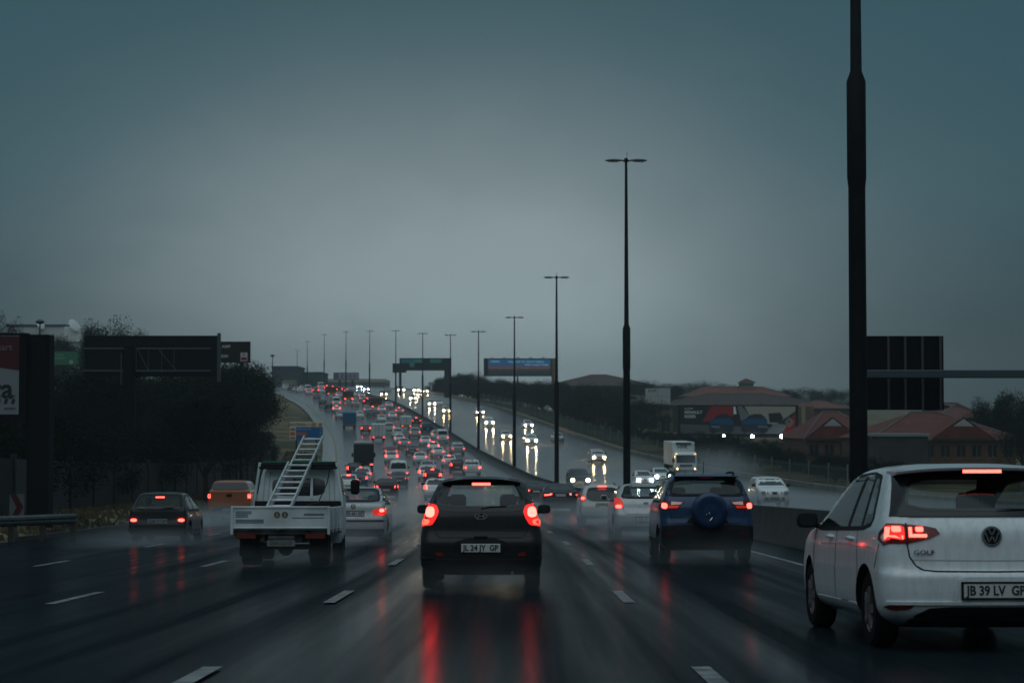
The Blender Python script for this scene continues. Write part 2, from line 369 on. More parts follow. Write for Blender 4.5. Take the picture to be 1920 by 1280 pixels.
def extrude_profile(name, prof, m, D0, D1, offf, parent=None):
    ds = [d for d in DS if D0 <= d <= D1]; k = len(prof); mb = MB()
    mb.add([road_pt(D, offf(D) + a, 0) + Vector((0, 0, h)) for D in ds for a, h in prof],
           [(i*k+j, i*k+(j+1) % k, (i+1)*k+(j+1) % k, (i+1)*k+j) for i in range(len(ds)-1) for j in range(k)] + [tuple(range(k)), tuple(range((len(ds)-1)*k, len(ds)*k))])
    return mb.build(name, m, parent, smooth=30)
CONC = mat('concrete', (.034, .036, .036), .7, noise=.35, nscale=1.2, bump=.2, bscale=8)
CONCL = mat('concrete_pale', (.20, .19, .17), .7, noise=.3, nscale=.8)
NJ = [(-.32, -.02), (-.30, .09), (-.16, .34), (-.10, .88), (.10, .88), (.16, .34), (.30, .09), (.32, -.02)]
tag(extrude_profile('median_barrier', NJ, CONC, 0, 720, lambda D: 0), 'long concrete barrier down the middle of the motorway under the lamp posts', 'barrier')
tag(extrude_profile('parapet', [(0, -.1), (0, .42), (.12, .46), (.25, .42), (.25, -.1)], CONCL, 60, 700, lambda D: wR(D) + .02), 'low pale concrete parapet along the far edge of the oncoming lanes', 'parapet')
tag(extrude_profile('kerb', [(0, -.1), (0, .12), (.03, .14), (.2, .14), (.2, -.1)], mat('kerb_dark', (.04, .04, .042), .6), 60, 640, lambda D: -21.5), None, None, kind='structure')

# ------------------------------------------------------------ lamp posts on the barrier
POLE = mat('pole_paint', (.007, .009, .011), .6, 0, spec=.2, noise=.25, nscale=3)
lt = thing('street_lamp', 'x', 'street lamp', group='double-headed lamp posts along the median')
mb = MB(); H = 16.0
mb.tube([(0, 0, -.9), (0, 0, .05), (0, 0, 3), (0, 0, 5.65), (0, 0, 5.85), (0, 0, 7.75), (0, 0, 7.95), (0, 0, H)], [.18, .18, .174, .168, .190, .190, .115, .062], 16)
mb.build('pole', POLE, lt, smooth=35)
mb = MB(); mb.lathe([(-.9, .0), (-.9, .28), (-.86, .28), (-.86, .165)], 16, axis='z'); mb.build('base_flange', POLE, lt)
mb = MB(); mb.tube([(-.16, 0, H - .03), (0, 0, H), (.16, 0, H - .03)], .05, 8); mb.tube([(0, 0, H - .1), (0, 0, H + .1)], .09, 10); mb.tube([(.02, 0, H), (.05, 0, H + .42)], .012, 6); mb.build('lamp_bracket', POLE, lt, smooth=40)
for s in (-1, 1):
    mb = MB()
    sec = [(.12, .05, .03), (.3, .10, .055), (.55, .15, .08), (.8, .15, .07), (.98, .10, .04), (1.02, .04, .02)]
    vs = []
    for x, hw, hh in sec:
        for y, z in ((-hw, 0), (-hw*.7, hh), (hw*.7, hh), (hw, 0), (hw*.7, -hh*.5), (-hw*.7, -hh*.5)): vs.append((s*x, y, H + z - .02))
    mb.add(vs, [(i*6+j, i*6+(j+1) % 6, i*6+6+(j+1) % 6, i*6+6+j) for i in range(5) for j in range(6)] + [tuple(range(6)), tuple(range(30, 36))])
    h = mb.build('lamp_head', mat('lamp_housing', (.05, .06, .065), .5), lt, smooth=40)
    mb = MB(); mb.box(s*.35 - .12*(s < 0) if 0 else min(s*.38, s*.88), max(s*.38, s*.88), -.09, .09, H - .085, H - .062, bev=.008); mb.build('lens', mat('lamp_lens', (.25, .28, .29), .2), h)
index_kids()
lampdesc = ['nearest lamp post, thick and cropped by the top edge', 'second nearest lamp post, tall with both heads in the sky', 'third lamp post, rising right of the blue screen billboard', 'fourth lamp post, rising in front of the blue screen billboard',
            'fifth lamp post, just left of the blue screen billboard', 'sixth lamp post, against the right leg of the sign gantry', 'seventh lamp post, crossing the middle of the sign gantry', 'eighth lamp post, crossing the left end of the sign gantry',
            'ninth lamp post, right of the pale distant billboard', 'tenth lamp post, crossing the pale distant billboard', 'eleventh lamp post, right of the grey distant block', 'twelfth lamp post, faded in front of the grey distant block', 'farthest lamp post, short and faded at the crest']
for i in range(13):
    D = 39 + 58.2 * i
    c = [lt] if i == 0 else copy_tree(lt)
    c[0].location = road_pt(D, 0, (1.6, 1.24)[i] if i < 2 else .88); c[0]['label'] = lampdesc[i]
# ------------------------------------------------------------ vehicles
def inpoly(p, poly):
    x, y = p; c = False; j = len(poly) - 1
    for i in range(len(poly)):
        xi, yi = poly[i]; xj, yj = poly[j]
        if (yi > y) != (yj > y) and x < (xj - xi) * (y - yi) / (yj - yi + 1e-12) + xi: c = not c
        j = i
    return c
def soft(poly, it=2, q=.22):
    for _ in range(it):
        o = []
        for i in range(len(poly)):
            a, b = poly[i], poly[(i+1) % len(poly)]
            o += [(a[0]+(b[0]-a[0])*q, a[1]+(b[1]-a[1])*q), (a[0]+(b[0]-a[0])*(1-q), a[1]+(b[1]-a[1])*(1-q))]
        poly = o
    return poly
def grow(poly, d):
    """move each vertex outwards by d along the corner bisector"""
    A = sum(poly[i][0]*poly[(i+1) % len(poly)][1] - poly[(i+1) % len(poly)][0]*poly[i][1] for i in range(len(poly)))
    s = 1 if A > 0 else -1; o = []
    for i in range(len(poly)):
        a, b, c = Vector(poly[i-1]), Vector(poly[i]), Vector(poly[(i+1) % len(poly)])
        e1 = (b-a).normalized(); e2 = (c-b).normalized(); n1 = Vector((e1.y, -e1.x))*s; n2 = Vector((e2.y, -e2.x))*s
        m = (n1+n2); m = m.normalized() * (d / max(.4, m.normalized().dot(n1))) if m.length > .01 else n1*d
        o.append(tuple(b+m))
    return o
def mir(poly): return [(-x, z) for x, z in reversed(poly)]
TEMPL = {
 'hatch': [(.13,.90,.16,.22),(.20,.97,.05,.08),(.32,1,0,0),(.42,1,0,0),(.50,1,.05,.05),(.56,.995,.09,.16),(.62,.985,.11,.45),(.655,.97,.13,.95),(.69,.955,.17,1.12),(.76,.91,.26,1.35),(.86,.83,.42,1.70),(.93,.76,.55,2.0),(.965,.70,.64,2.2),(.985,.60,.75,2.35),(1.0,.36,1.0,2.6)],
 'sedan': [(.13,.90,.16,.22),(.20,.97,.05,.08),(.32,1,0,0),(.42,1,0,0),(.50,1,.03,.05),(.56,.99,.05,.16),(.62,.98,.06,.45),(.655,.965,.07,1.0),(.70,.95,.10,1.2),(.725,.93,.22,1.28),(.745,.90,.58,1.35),(.80,.87,.78,1.5),(.90,.79,1.08,1.88),(.955,.72,1.28,2.1),(.985,.60,1.45,2.25),(1.0,.36,1.75,2.5)],
 'suv':   [(.14,.90,.14,.2),(.20,.97,.05,.08),(.32,1,0,0),(.42,1,0,0),(.50,1,.04,.04),(.56,.995,.06,.12),(.62,.985,.07,.40),(.66,.97,.08,.95),(.70,.955,.10,1.15),(.78,.91,.17,1.35),(.88,.84,.28,1.65),(.94,.79,.36,1.9),(.965,.74,.42,2.1),(.985,.66,.52,2.25),(1.0,.42,.8,2.5)],
 'bus':   [(.10,.92,.12,.15),(.16,.98,.02,.03),(.30,1,0,0),(.42,1,.0,.02),(.48,.995,.02,.12),(.54,.985,.03,.45),(.60,.97,.05,.75),(.75,.92,.09,1.12),(.88,.87,.14,1.4),(.95,.81,.2,1.6),(.98,.72,.3,1.75),(1.0,.48,.6,2.1)],
 'ute':   [(.20,.92,.06,.2),(.26,.97,.01,.06),(.40,1,0,0),(.50,1,.0,.03),(.56,.995,.01,.15),(.60,.985,.015,.5),(.63,.975,.03,1.05),(.645,.96,1.25,1.2),(.68,.94,1.62,1.3),(.78,.89,1.66,1.5),(.90,.80,1.72,1.8),(.955,.74,1.8,2.0),(.985,.64,1.92,2.2),(1.0,.40,2.1,2.4)],
}
class Car:
    def __init__(s, root, kind, L, Wd, H, pm, res=.12, ns=20, nr=9, arch=True, wheel_r=.31, ax=(.70, None), bulge=.07, rr=.16, keys=None, clear=None):
        s.root, s.L, s.W, s.H = root, L, Wd/2, H; hw = Wd/2
        K = keys or [(a*H, b*hw, c, L-d) for a, b, c, d in TEMPL[kind]]
        zs = [k[0] for k in K]; s.fw = pchip(zs, [k[1] for k in K]); s.fr = pchip(zs, [k[2] for k in K]); s.ff = pchip(zs, [k[3] for k in K])
        lv = []
        for a, b in zip(zs[:-1], zs[1:]):
            m = max(1, int(math.ceil((b-a)/res)))
            dyy = max(abs(s.fr(b)-s.fr(a)), abs(s.ff(b)-s.ff(a)))
            m = max(m, int(dyy/(.35 if res > .06 else .12)))
            lv += [a + (b-a)*i/m for i in range(m)]
        lv.append(zs[-1]); rings = []
        nc = 4 if res > .06 else 6
        for z in lv:
            w, yr, yf = s.fw(z), s.fr(z), s.ff(z); t = z/H
            ln = yf - yr; r1 = min(rr, .45*w, .3*ln); r2 = min(.38 if t < .6 else .3, .6*w, .3*ln)
            def tw(y): 
                a = max(0, (y - .62*L)/(.38*L)); b = max(0, (.25*L - y)/(.25*L)); return w*(1 - .10*a*a - .035*b*b)
            P = []
            for i in range(nr): 
                x = (-1 + 2*i/(nr-1))*(tw(yr)-r1); P.append((x, yr + bulge*(x/w)**2))
            yb = yr + bulge*((tw(yr)-r1)/w)**2
            for i in range(1, nc+1):
                a = -math.pi/2 + math.pi/2*i/(nc+.0); P.append((tw(yr+r1)-r1 + r1*math.cos(a), yb + r1 + r1*math.sin(a)))
            ya, yc = yb + r1, yf - r2 - .06
            for i in range(1, ns): y = ya + (yc-ya)*i/ns; P.append((tw(y), y))
            for i in range(0, nc+1):
                a = math.pi/2*i/nc; P.append((tw(yc) - r2 + r2*math.cos(a), yc + r2*math.sin(a)))
            for i in range(1, nr-1):
                x = (1 - 2*i/(nr-1))*(tw(yc)-r2); P.append((x, yf - .06*(abs(x)/w)**2*1.0 ))
            half = P[nr:nr+nc+ns-1+nc+1]
            P = P + [(-x, y) for x, y in reversed(half)]
            rings.append([(x, y, z) for x, y in P])
        k = len(rings[0]); mb = MB()
        mb.add([p for r in rings for p in r], [(i*k+j, i*k+(j+1) % k, (i+1)*k+(j+1) % k, (i+1)*k+j) for i in range(len(rings)-1) for j in range(k)] + [tuple(range(k-1, -1, -1)), tuple(range((len(rings)-1)*k, len(rings)*k))])
        s.axles = (ax[0], ax[1] if ax[1] else L - .78); s.wr = wheel_r
        body = mb.build('body', [pm, BLACK], root)
        if arch:
            ar = wheel_r + .055; cut = MB()
            for ay in s.axles:
                for sg in (-1, 1):
                    x0, x1 = sorted((sg*(hw-.30), sg*(hw+.3))); cut.lathe([(x0, 0), (x0, ar), (x1, ar), (x1, 0)], 20 if res > .06 else 36, axis='x', c=(0, ay, wheel_r))
            co = cut.build('cutter', BLACK)
            bmx = bmesh.new(); bmx.from_mesh(co.data); bmesh.ops.remove_doubles(bmx, verts=bmx.verts, dist=1e-5); bmesh.ops.recalc_face_normals(bmx, faces=bmx.faces); bmx.to_mesh(co.data); bmx.free()
            md = body.modifiers.new('b', 'BOOLEAN'); md.operation = 'DIFFERENCE'; md.solver = 'EXACT'; md.object = co
            bpy.context.view_layer.update(); dg = bpy.context.evaluated_depsgraph_get()
            me = bpy.data.meshes.new_from_object(body.evaluated_get(dg)); body.modifiers.clear(); body.data = me; bpy.data.objects.remove(co)
            me.materials.clear(); me.materials.append(pm); me.materials.append(BLACK)
            for p in me.polygons:
                p.material_index = 0
                for ay in s.axles:
                    if all(math.hypot(me.vertices[v].co.y - ay, me.vertices[v].co.z - wheel_r) < ar + .004 for v in p.vertices): p.material_index = 1
        me = body.data; me.polygons.foreach_set('use_smooth', [True]*len(me.polygons)); me.set_sharp_from_angle(angle=R(38))
        s.body = body; bm = bmesh.new(); bm.from_mesh(me); s.bvh = BVHTree.FromBMesh(bm); bm.free(); s.res = res
    def ray(s, p, side):
        a, b = p
        o, d = {'rear': ((a, -3, b), (0, 1, 0)), 'front': ((a, s.L+3, b), (0, -1, 0)), 'left': ((-4, a, b), (1, 0, 0)), 'right': ((4, a, b), (-1, 0, 0)), 'top': ((a, b, 5), (0, 0, -1))}[side]
        h = s.bvh.ray_cast(Vector(o), Vector(d))
        if h[0] is None:
            q = {'rear': (a, .2, b), 'front': (a, s.L-.2, b), 'left': (-s.W, a, b), 'right': (s.W, a, b), 'top': (a, b, s.H)}[side]; h = s.bvh.find_nearest(Vector(q))
        return h[0], h[1]
    def patch(s, name, poly, side, m, off=.005, hole=None, parent=None, cell=None, smooth=30):
        cell = cell or (.07 if s.res < .06 else .3)
        P = [Vector(p) for p in poly]; n = len(P); vs = list(P); es = [(i, (i+1) % n) for i in range(n)]
        # subdivide long edges so the outline follows the surface
        vs = []; 
        def addloop(Q):
            st = len(vs)
            for i in range(len(Q)):
                a, b = Vector(Q[i]), Vector(Q[(i+1) % len(Q)]); k = max(1, int((b-a).length/cell))
                for j in range(k): vs.append(a + (b-a)*j/k)
            en = len(vs); return [(i, i+1 if i+1 < en else st) for i in range(st, en)]
        es = addloop(P)
        if hole: es += addloop([Vector(p) for p in hole])
        xs = [p[0] for p in poly]; zs = [p[1] for p in poly]
        gx = min(xs) + cell/2
        while gx < max(xs):
            gz = min(zs) + cell/2
            while gz < max(zs):
                if inpoly((gx, gz), poly) and not (hole and inpoly((gx, gz), hole)): vs.append(Vector((gx, gz)))
                gz += cell
            gx += cell
        ov, oe, of, *_ = delaunay_2d_cdt(vs, es, [], 0, 1e-6)
        fs = []
        for f in of:
            c = sum((ov[i] for i in f), Vector((0, 0)))/len(f)
            if inpoly(c, poly) and not (hole and inpoly(c, hole)): fs.append(tuple(f))
        co = []; no = []
        for v in ov: l, q = s.ray(v, side); co.append(l + q*off); no.append(q)
        bm = bmesh.new(); bv = [bm.verts.new(c) for c in co]
        for f in fs:
            try: bm.faces.new([bv[i] for i in f])
            except ValueError: pass
        bmesh.ops.recalc_face_normals(bm, faces=bm.faces)
        if bm.faces:
            bm.faces.ensure_lookup_table(); f0 = bm.faces[0]; i0 = bv.index(f0.verts[0])
            if f0.normal.dot(no[i0]) < 0: bmesh.ops.reverse_faces(bm, faces=bm.faces)
            be = [e for e in bm.edges if e.is_boundary]; idx = {v: i for i, v in enumerate(bv)}; low = {}
            for e in be:
                for v in e.verts:
                    if v not in low: low[v] = bm.verts.new(v.co - no[idx[v]]*(off+.006))
            for e in be:
                a, b = e.verts; bm.faces.new((a, b, low[b], low[a]))
            bmesh.ops.recalc_face_normals(bm, faces=bm.faces)
        bmesh.ops.delete(bm, geom=[v for v in bm.verts if not v.link_faces], context='VERTS')
        me = bpy.data.meshes.new(name); bm.to_mesh(me); bm.free()
        return link(name, me, parent or s.root, m, smooth)
    def cut(s, poly, side):
        me = s.body.data; bm = bmesh.new(); bm.from_mesh(me); kill = []
        for f in bm.faces:
            c = f.calc_center_median(); nrm = f.normal
            if side == 'rear' and nrm.y < -.05 and c.y < s.L*.4 and inpoly((c.x, c.z), poly): kill.append(f)
            if side == 'front' and nrm.y > .05 and c.y > s.L*.4 and inpoly((c.x, c.z), poly): kill.append(f)
            if side == 'left' and nrm.x < -.3 and inpoly((c.y, c.z), poly): kill.append(f)
            if side == 'right' and nrm.x > .3 and inpoly((c.y, c.z), poly): kill.append(f)
        bmesh.ops.delete(bm, geom=kill, context='FACES'); bm.to_mesh(me); bm.free()
    def wheels(s, rim=True, hide=()):
        for ay in s.axles:
            for sg in (-1, 1):
                n = 28 if s.res < .06 else 16; r = s.wr; wd = .20; cx = sg*(s.W - .135)
                mb = MB(); mb.lathe([(-wd/2, r*.62), (-wd/2, r*.9), (-wd/2+.03, r), (wd/2-.03, r), (wd/2, r*.9), (wd/2, r*.62)], n, c=(0, 0, 0))
                mb.lathe([(-wd/2, r*.62), (wd/2, r*.62)], n)
                w = mb.build('wheel', RUBBER, s.root, smooth=40, loc=(cx, ay, r))
                if rim:
                    mb = MB(); q = sg*(wd/2 - .02)
                    mb.lathe([(q-sg*.06, r*.60), (q, r*.62), (q+sg*.012, r*.60), (q+sg*.006, r*.54), (q-sg*.05, r*.52)], n)
                    for k in range(5 if s.res < .06 else 6):
                        M = Matrix.Rotation(2*math.pi*k/5 + .3, 4, 'X'); mb.box(q-.02, q+.006, -.035, .035, .02, r*.56, M=M)
                    mb.lathe([(q-.02, 0), (q-.02, r*.17), (q+sg*.01, r*.15), (q+sg*.012, 0)], 12); mb.lathe([(q-sg*.06, 0), (q-sg*.06, r*.58)], n, mi=1)
                    mb.build('rim', [ALLOY, BLACK], w)
    def plate(s, txt, z, x=0, w=.52, h=.112, m=None, frame=True, y=None, par=None, light=True):
        yy = y if y is not None else min(s.ray((x-w/2, z), 'rear')[0].y, s.ray((x+w/2, z), 'rear')[0].y, s.ray((x, z), 'rear')[0].y) - .012
        mb = MB(); mb.box(x-w/2, x+w/2, yy-.008, yy+.03, z-h/2, z+h/2, bev=.003); p = mb.build('licence_plate', m or PLATE, par or s.root)
        if frame:
            mb = MB(); e = .014
            mb.prism([(x-w/2-e, z-h/2-e), (x+w/2+e, z-h/2-e), (x+w/2+e, z-h/2), (x-w/2-e, z-h/2)], yy-.012, yy+.03)
            mb.prism([(x-w/2-e, z+h/2), (x+w/2+e, z+h/2), (x+w/2+e, z+h/2+e), (x-w/2-e, z+h/2+e)], yy-.012, yy+.03)
            mb.prism([(x-w/2-e, z-h/2), (x-w/2, z-h/2), (x-w/2, z+h/2), (x-w/2-e, z+h/2)], yy-.012, yy+.03)
            mb.prism([(x+w/2, z-h/2), (x+w/2+e, z-h/2), (x+w/2+e, z+h/2), (x+w/2, z+h/2)], yy-.012, yy+.03)
            mb.build('plate_frame', BLACK, p)
        if txt:
            text('lettering', txt, .105, INK, p, Matrix.Translation((x, yy-.008, z-.002)) @ REAR, .003, bold=.003, fit=w*(.92 if len(txt) > 8 else .8))
        return p
    def seats(s, high=True):
        for x in (-.36, .36):
            mb = MB(); y = s.L*.50
            mb.box(x-.24, x+.24, y-.06, y+.08, .35, s.H*.70, bev=.05); mb.box(x-.12, x+.12, y-.05, y+.05, s.H*.71, s.H*.84, bev=.04); mb.box(x-.24, x+.24, y, y+.5, .3, .48, bev=.04)
            mb.build('front_seat', SEAT, s.root, smooth=50)
        y = s.L*.27; mb = MB(); mb.box(-.6, .6, y-.05, y+.1, .3, s.H*.60, bev=.04)
        for x in (-.36, .36): mb.box(x-.12, x+.12, y-.05, y+.05, s.H*.61, s.H*.69, bev=.03)
        mb.build('rear_seat', SEAT, s.root, smooth=50)
        mb = MB(); mb.box(-.62, .62, s.L*.68, s.L*.76, .5, s.H*.62, bev=.05); mb.build('dashboard', SEAT, s.root)
    def mirrors(s, y, z, m, sz=(.2, .15), sg=(-1, 1)):
        for q in sg:
            x0 = abs(s.ray((y, z), 'right')[0].x); mb = MB()
            mb.tube([(q*(x0-.02), y+.03, z-.03), (q*(x0+.07), y, z-.02)], .025, 8)
            a, b = sorted((q*(x0+.05), q*(x0+.05+sz[0])))
            pts = []
            for i in range(5):
                t = [0, .5, 1, .9, .35][i]; dy = [-.055, -.05, .0, .06, .10][i]
                for k in range(12):
                    an = 2*math.pi*k/12; sx_, sz_ = abs(math.cos(an))**.6*math.copysign(1, math.cos(an)), abs(math.sin(an))**.6*math.copysign(1, math.sin(an))
                    g = [.86, .97, 1, .86, .4][i]; pts.append(((a+b)/2 + sx_*sz[0]/2*g, y+dy, z+.03 + sz_*sz[1]/2*g))
            mb.add(pts, [(i*12+k, i*12+(k+1) % 12, i*12+12+(k+1) % 12, i*12+12+k) for i in range(4) for k in range(12)] + [tuple(range(12)), tuple(range(48, 60))])
            o = mb.build('mirror', m, s.root, smooth=50)
            mb = MB(); mb.prism(soft([((a+b)/2 + cx*sz[0]/2*.78, z+.03 + cz*sz[1]/2*.74) for cx, cz in ((-1, -1), (1, -1), (1, 1), (-1, 1))], 2), y-.0585, y-.05); mb.build('mirror_glass', mat('mirror_glass', (.05, .06, .065), .05, .6), o)
    def sidewin(s, zb, zt, r0, f0, see, gm, fm, pil=.45, poly=None):
        """side glazing both sides: one dark surround with openings for the panes"""
        P = poly or [(s.fr(zb)+r0, zb), (s.ff(zb)-f0, zb), (s.ff(zt)-f0*.8, zt), (s.fr(zt)+r0*.8, zt)]
        P2 = soft(P, 2, .12)
        ya, yb = P[0][0], P[1][0]; ym = ya + (yb-ya)*pil
        for side in ('left', 'right'):
            if see:
                s.patch('window_surround', grow(P2, .035), side, fm, .004, hole=grow(P2, -.035))
                s.cut(grow(P2, .0), side); w = s.patch('side_window', P2, side, gm, .0045)
                s.patch('door_pillar', [(ym-.05, zb+.0), (ym+.05, zb+.0), (ym+.03, zt-.0), (ym-.07, zt-.0)], side, fm, .007, parent=w)
            else: s.patch('side_window', P2, side, gm, .005)
    def dline(s, name, pts, side, w=.008, m=None, off=.003):
        """thin seam following a polyline on the body"""
        n = len(pts); L_ = []; R_ = []
        for i in range(n):
            a = Vector(pts[max(i-1, 0)]); b = Vector(pts[min(i+1, n-1)]); d = (b-a).normalized(); q = Vector((-d.y, d.x))*w/2; p = Vector(pts[i]); L_.append(tuple(p+q)); R_.append(tuple(p-q))
        return s.patch(name, L_ + R_[::-1], side, m or BLACK, off)
def place(root, x=None, y=None, D=None, X=None, off=None, dirn=1, L=4, yaw=0):
    """set a vehicle on the road; dirn -1 faces the camera"""
    if D is None: D = solveD(x, y)
    if X is None: X = at(x, y, D).x if off is None else Xm(D) + off
    o = X - Xm(D)
    if dirn == -1: D2 = D + L; X2 = Xm(D2) + o
    else: D2, X2 = D, X
    g = (zr(D2+1, o) - zr(D2-1, o))/2; h = (Xm(D2+2) - Xm(D2-2))/4
    root.location = (X2, D2, zr(D2, o) + (0.0 if dirn == 1 else 0.0)); 
    zrot = -math.atan(h) + yaw
    root.rotation_euler = (math.atan(g), 0, zrot) if dirn == 1 else (-math.atan(g), 0, zrot + math.pi)
    return D
SEE_D = glass('tint', (.62, .68, .69)); SEE_M = glass('clear', (.85, .9, .9)); SEE_P = glass('privacy', (.28, .32, .33))

# ---- dark grey hatchback straight ahead
def i10():
    t = thing('car', 'dark grey hatchback straight ahead with both tail lamps and high brake lamp glowing', 'car')
    H, L = 1.52, 3.78
    K = [(.20,.70,.20,3.6),(.26,.79,.08,3.7),(.36,.825,.02,3.75),(.46,.83,0,3.78),(.62,.828,.0,3.78),(.72,.825,.03,3.75),(.80,.815,.05,3.66),(.90,.795,.06,3.4),(.98,.775,.07,2.95),(1.05,.755,.09,2.75),(1.12,.735,.13,2.62),(1.25,.672,.25,2.40),(1.37,.615,.37,2.15),(1.44,.57,.45,1.98),(1.475,.52,.50,1.86),(1.50,.44,.62,1.7),(1.52,.28,.85,1.5)]
    c = Car(t, 'hatch', L, 1.66, H, paint('charcoal', (.013, .012, .014), .2), res=.035, ns=54, nr=25, wheel_r=.29, ax=(.66, 3.08), keys=K, rr=.15, bulge=.06)
    win = soft([(-.60, 1.14), (-.35, 1.10), (.35, 1.10), (.60, 1.14), (.575, 1.28), (.475, 1.435), (0, 1.452), (-.475, 1.435), (-.575, 1.28)], 2, .2)
    blk = soft([(-.72, 1.10), (-.45, 1.045), (.45, 1.045), (.72, 1.10), (.665, 1.28), (.555, 1.475), (0, 1.487), (-.555, 1.475), (-.665, 1.28)], 2, .12)
    c.patch('window_surround', blk, 'rear', mat('gloss_black', (.006, .006, .007), .12), .004, hole=grow(win, -.02))
    c.cut(grow(win, .03), 'rear'); rw = c.patch('rear_window', win, 'rear', SEE_D, .006)
    c.cut([(-.52, 1.06), (.52, 1.06), (.46, 1.40), (-.46, 1.40)], 'front'); c.patch('windscreen', [(-.58, 1.02), (.58, 1.02), (.50, 1.42), (-.50, 1.42)], 'front', SEE_M, .004)
    c.sidewin(1.03, 1.40, .42, .30, True, SEE_D, BLACK)
    c.seats(); c.wheels()
    hb(t, .13, .36, 1.398, 1.432, RED_B)
    sp = MB(); vs = []
    for i in range(13):
        x = -.53 + 1.06*i/12; k = (abs(x)/.53)**3
        vs += [(x, .36+.10*k, 1.462-.05*k), (x, .34+.10*k, 1.485-.05*k), (x, .62+.1*k, 1.522-.09*k), (x, .62+.1*k, 1.45-.06*k)]
    sp.add(vs, [(i*4+j, i*4+(j+1) % 4, i*4+4+(j+1) % 4, i*4+4+j) for i in range(12) for j in range(4)] + [(0, 1, 2, 3), (48, 49, 50, 51)])
    sp.build('roof_spoiler', paint('charcoal', (0, 0, 0)), t, smooth=40)
    for s in (-1, 1):
        q = (lambda P: P) if s < 0 else mir
        o = c.patch('tail_lamp', q(soft([(-.735, 1.165), (-.60, 1.13), (-.565, 1.05), (-.60, .955), (-.655, .87), (-.81, .845), (-.80, .98)], 2, .14)), 'rear', RED_MID, .010)
        c.patch('brake_bulb', q(soft([(-.715, 1.11), (-.625, 1.10), (-.62, 1.0), (-.67, .965), (-.74, .985)], 2)), 'rear', RED_HOT if s < 0 else RED_ON, .018, parent=o)
        c.patch('reverse_lens', q(soft([(-.775, .955), (-.68, .935), (-.70, .875), (-.79, .862)], 1)), 'rear', mat('tail_lower', (.5, .2, .15), .2, emis=(1, .17, .09), es=2.6), .016, parent=o)
        c.patch('reflector', q([(-.60, .46), (-.50, .455), (-.50, .50), (-.60, .51)]), 'rear', RED_OFF, .006)
    d = c.patch('bumper_skirt', soft([(-.80, .27), (.80, .27), (.80, .37), (.60, .41), (-.60, .41), (-.80, .37)], 1), 'rear', BLACK, .010)
    c.patch('bumper_crease', [(-.80, .425), (-.57, .395), (.57, .395), (.80, .425), (.79, .455), (.56, .425), (-.56, .425), (-.79, .455)], 'rear', paint('charcoal', (0, 0, 0)), .022)
    c.patch('plate_recess', soft([(-.42, .47), (.42, .47), (.30, .70), (-.30, .70)], 1), 'rear', BLACK, .004)
    c.plate('JL 24 JY  GP', .565, frame=False)
    c.dline('tailgate_seam', [(-.66, .86), (-.58, .73), (-.55, .70), (0, .70), (.55, .70), (.58, .73), (.66, .86)], 'rear', .010)
    mb = MB(); mb.box(-.09, .09, -.005, .03, .695, .725, bev=.006); mb.build('tailgate_handle', BLACK, t)
    # oval badge with a slanted letter
    mb = MB(); yy = c.ray((0, .985), 'rear')[0].y
    for k in range(28):
        a, b = 2*math.pi*k/28, 2*math.pi*(k+1)/28
        ri, ro = .80, 1.0
        mb.prism([(.088*ro*math.cos(a), .985+.047*ro*math.sin(a)), (.088*ro*math.cos(b), .985+.047*ro*math.sin(b)), (.088*ri*math.cos(b), .985+.047*ri*math.sin(b)), (.088*ri*math.cos(a), .985+.047*ri*math.sin(a))], yy-.016, yy+.004)
    mb.prism([(-.05, .955), (-.032, .955), (-.012, 1.015), (-.03, 1.015)], yy-.015, yy+.004); mb.prism([(.02, .955), (.038, .955), (.058, 1.015), (.04, 1.015)], yy-.015, yy+.004); mb.prism([(-.03, .978), (.035, .985), (.037, .997), (-.026, .99)], yy-.015, yy+.004)
    mb.build('badge', CHROME, t)
    text('lettering', 'GRAND', .036, CHROME, t, Matrix.Translation((-.50, c.ray((-.5, .985), 'rear')[0].y-.004, .985)) @ REAR, .003)
    wp = MB(); yw = c.ray((.06, 1.115), 'rear')[0].y; wp.tube([(0, yw-.03, 1.085), (.14, yw-.015, 1.112), (.34, yw+.0, 1.118)], .009, 6); wp.build('wiper', BLACK, t)
    c.mirrors(2.55, 1.03, BLACK, (.19, .13)); 
    mb = MB(); mb.tube([(.42, .28, .24), (.42, -.01, .23)], .022, 10); mb.build('exhaust', STEEL, t)
    place(t, D=26.6, X=(901.5-960)/140.6)
i10()

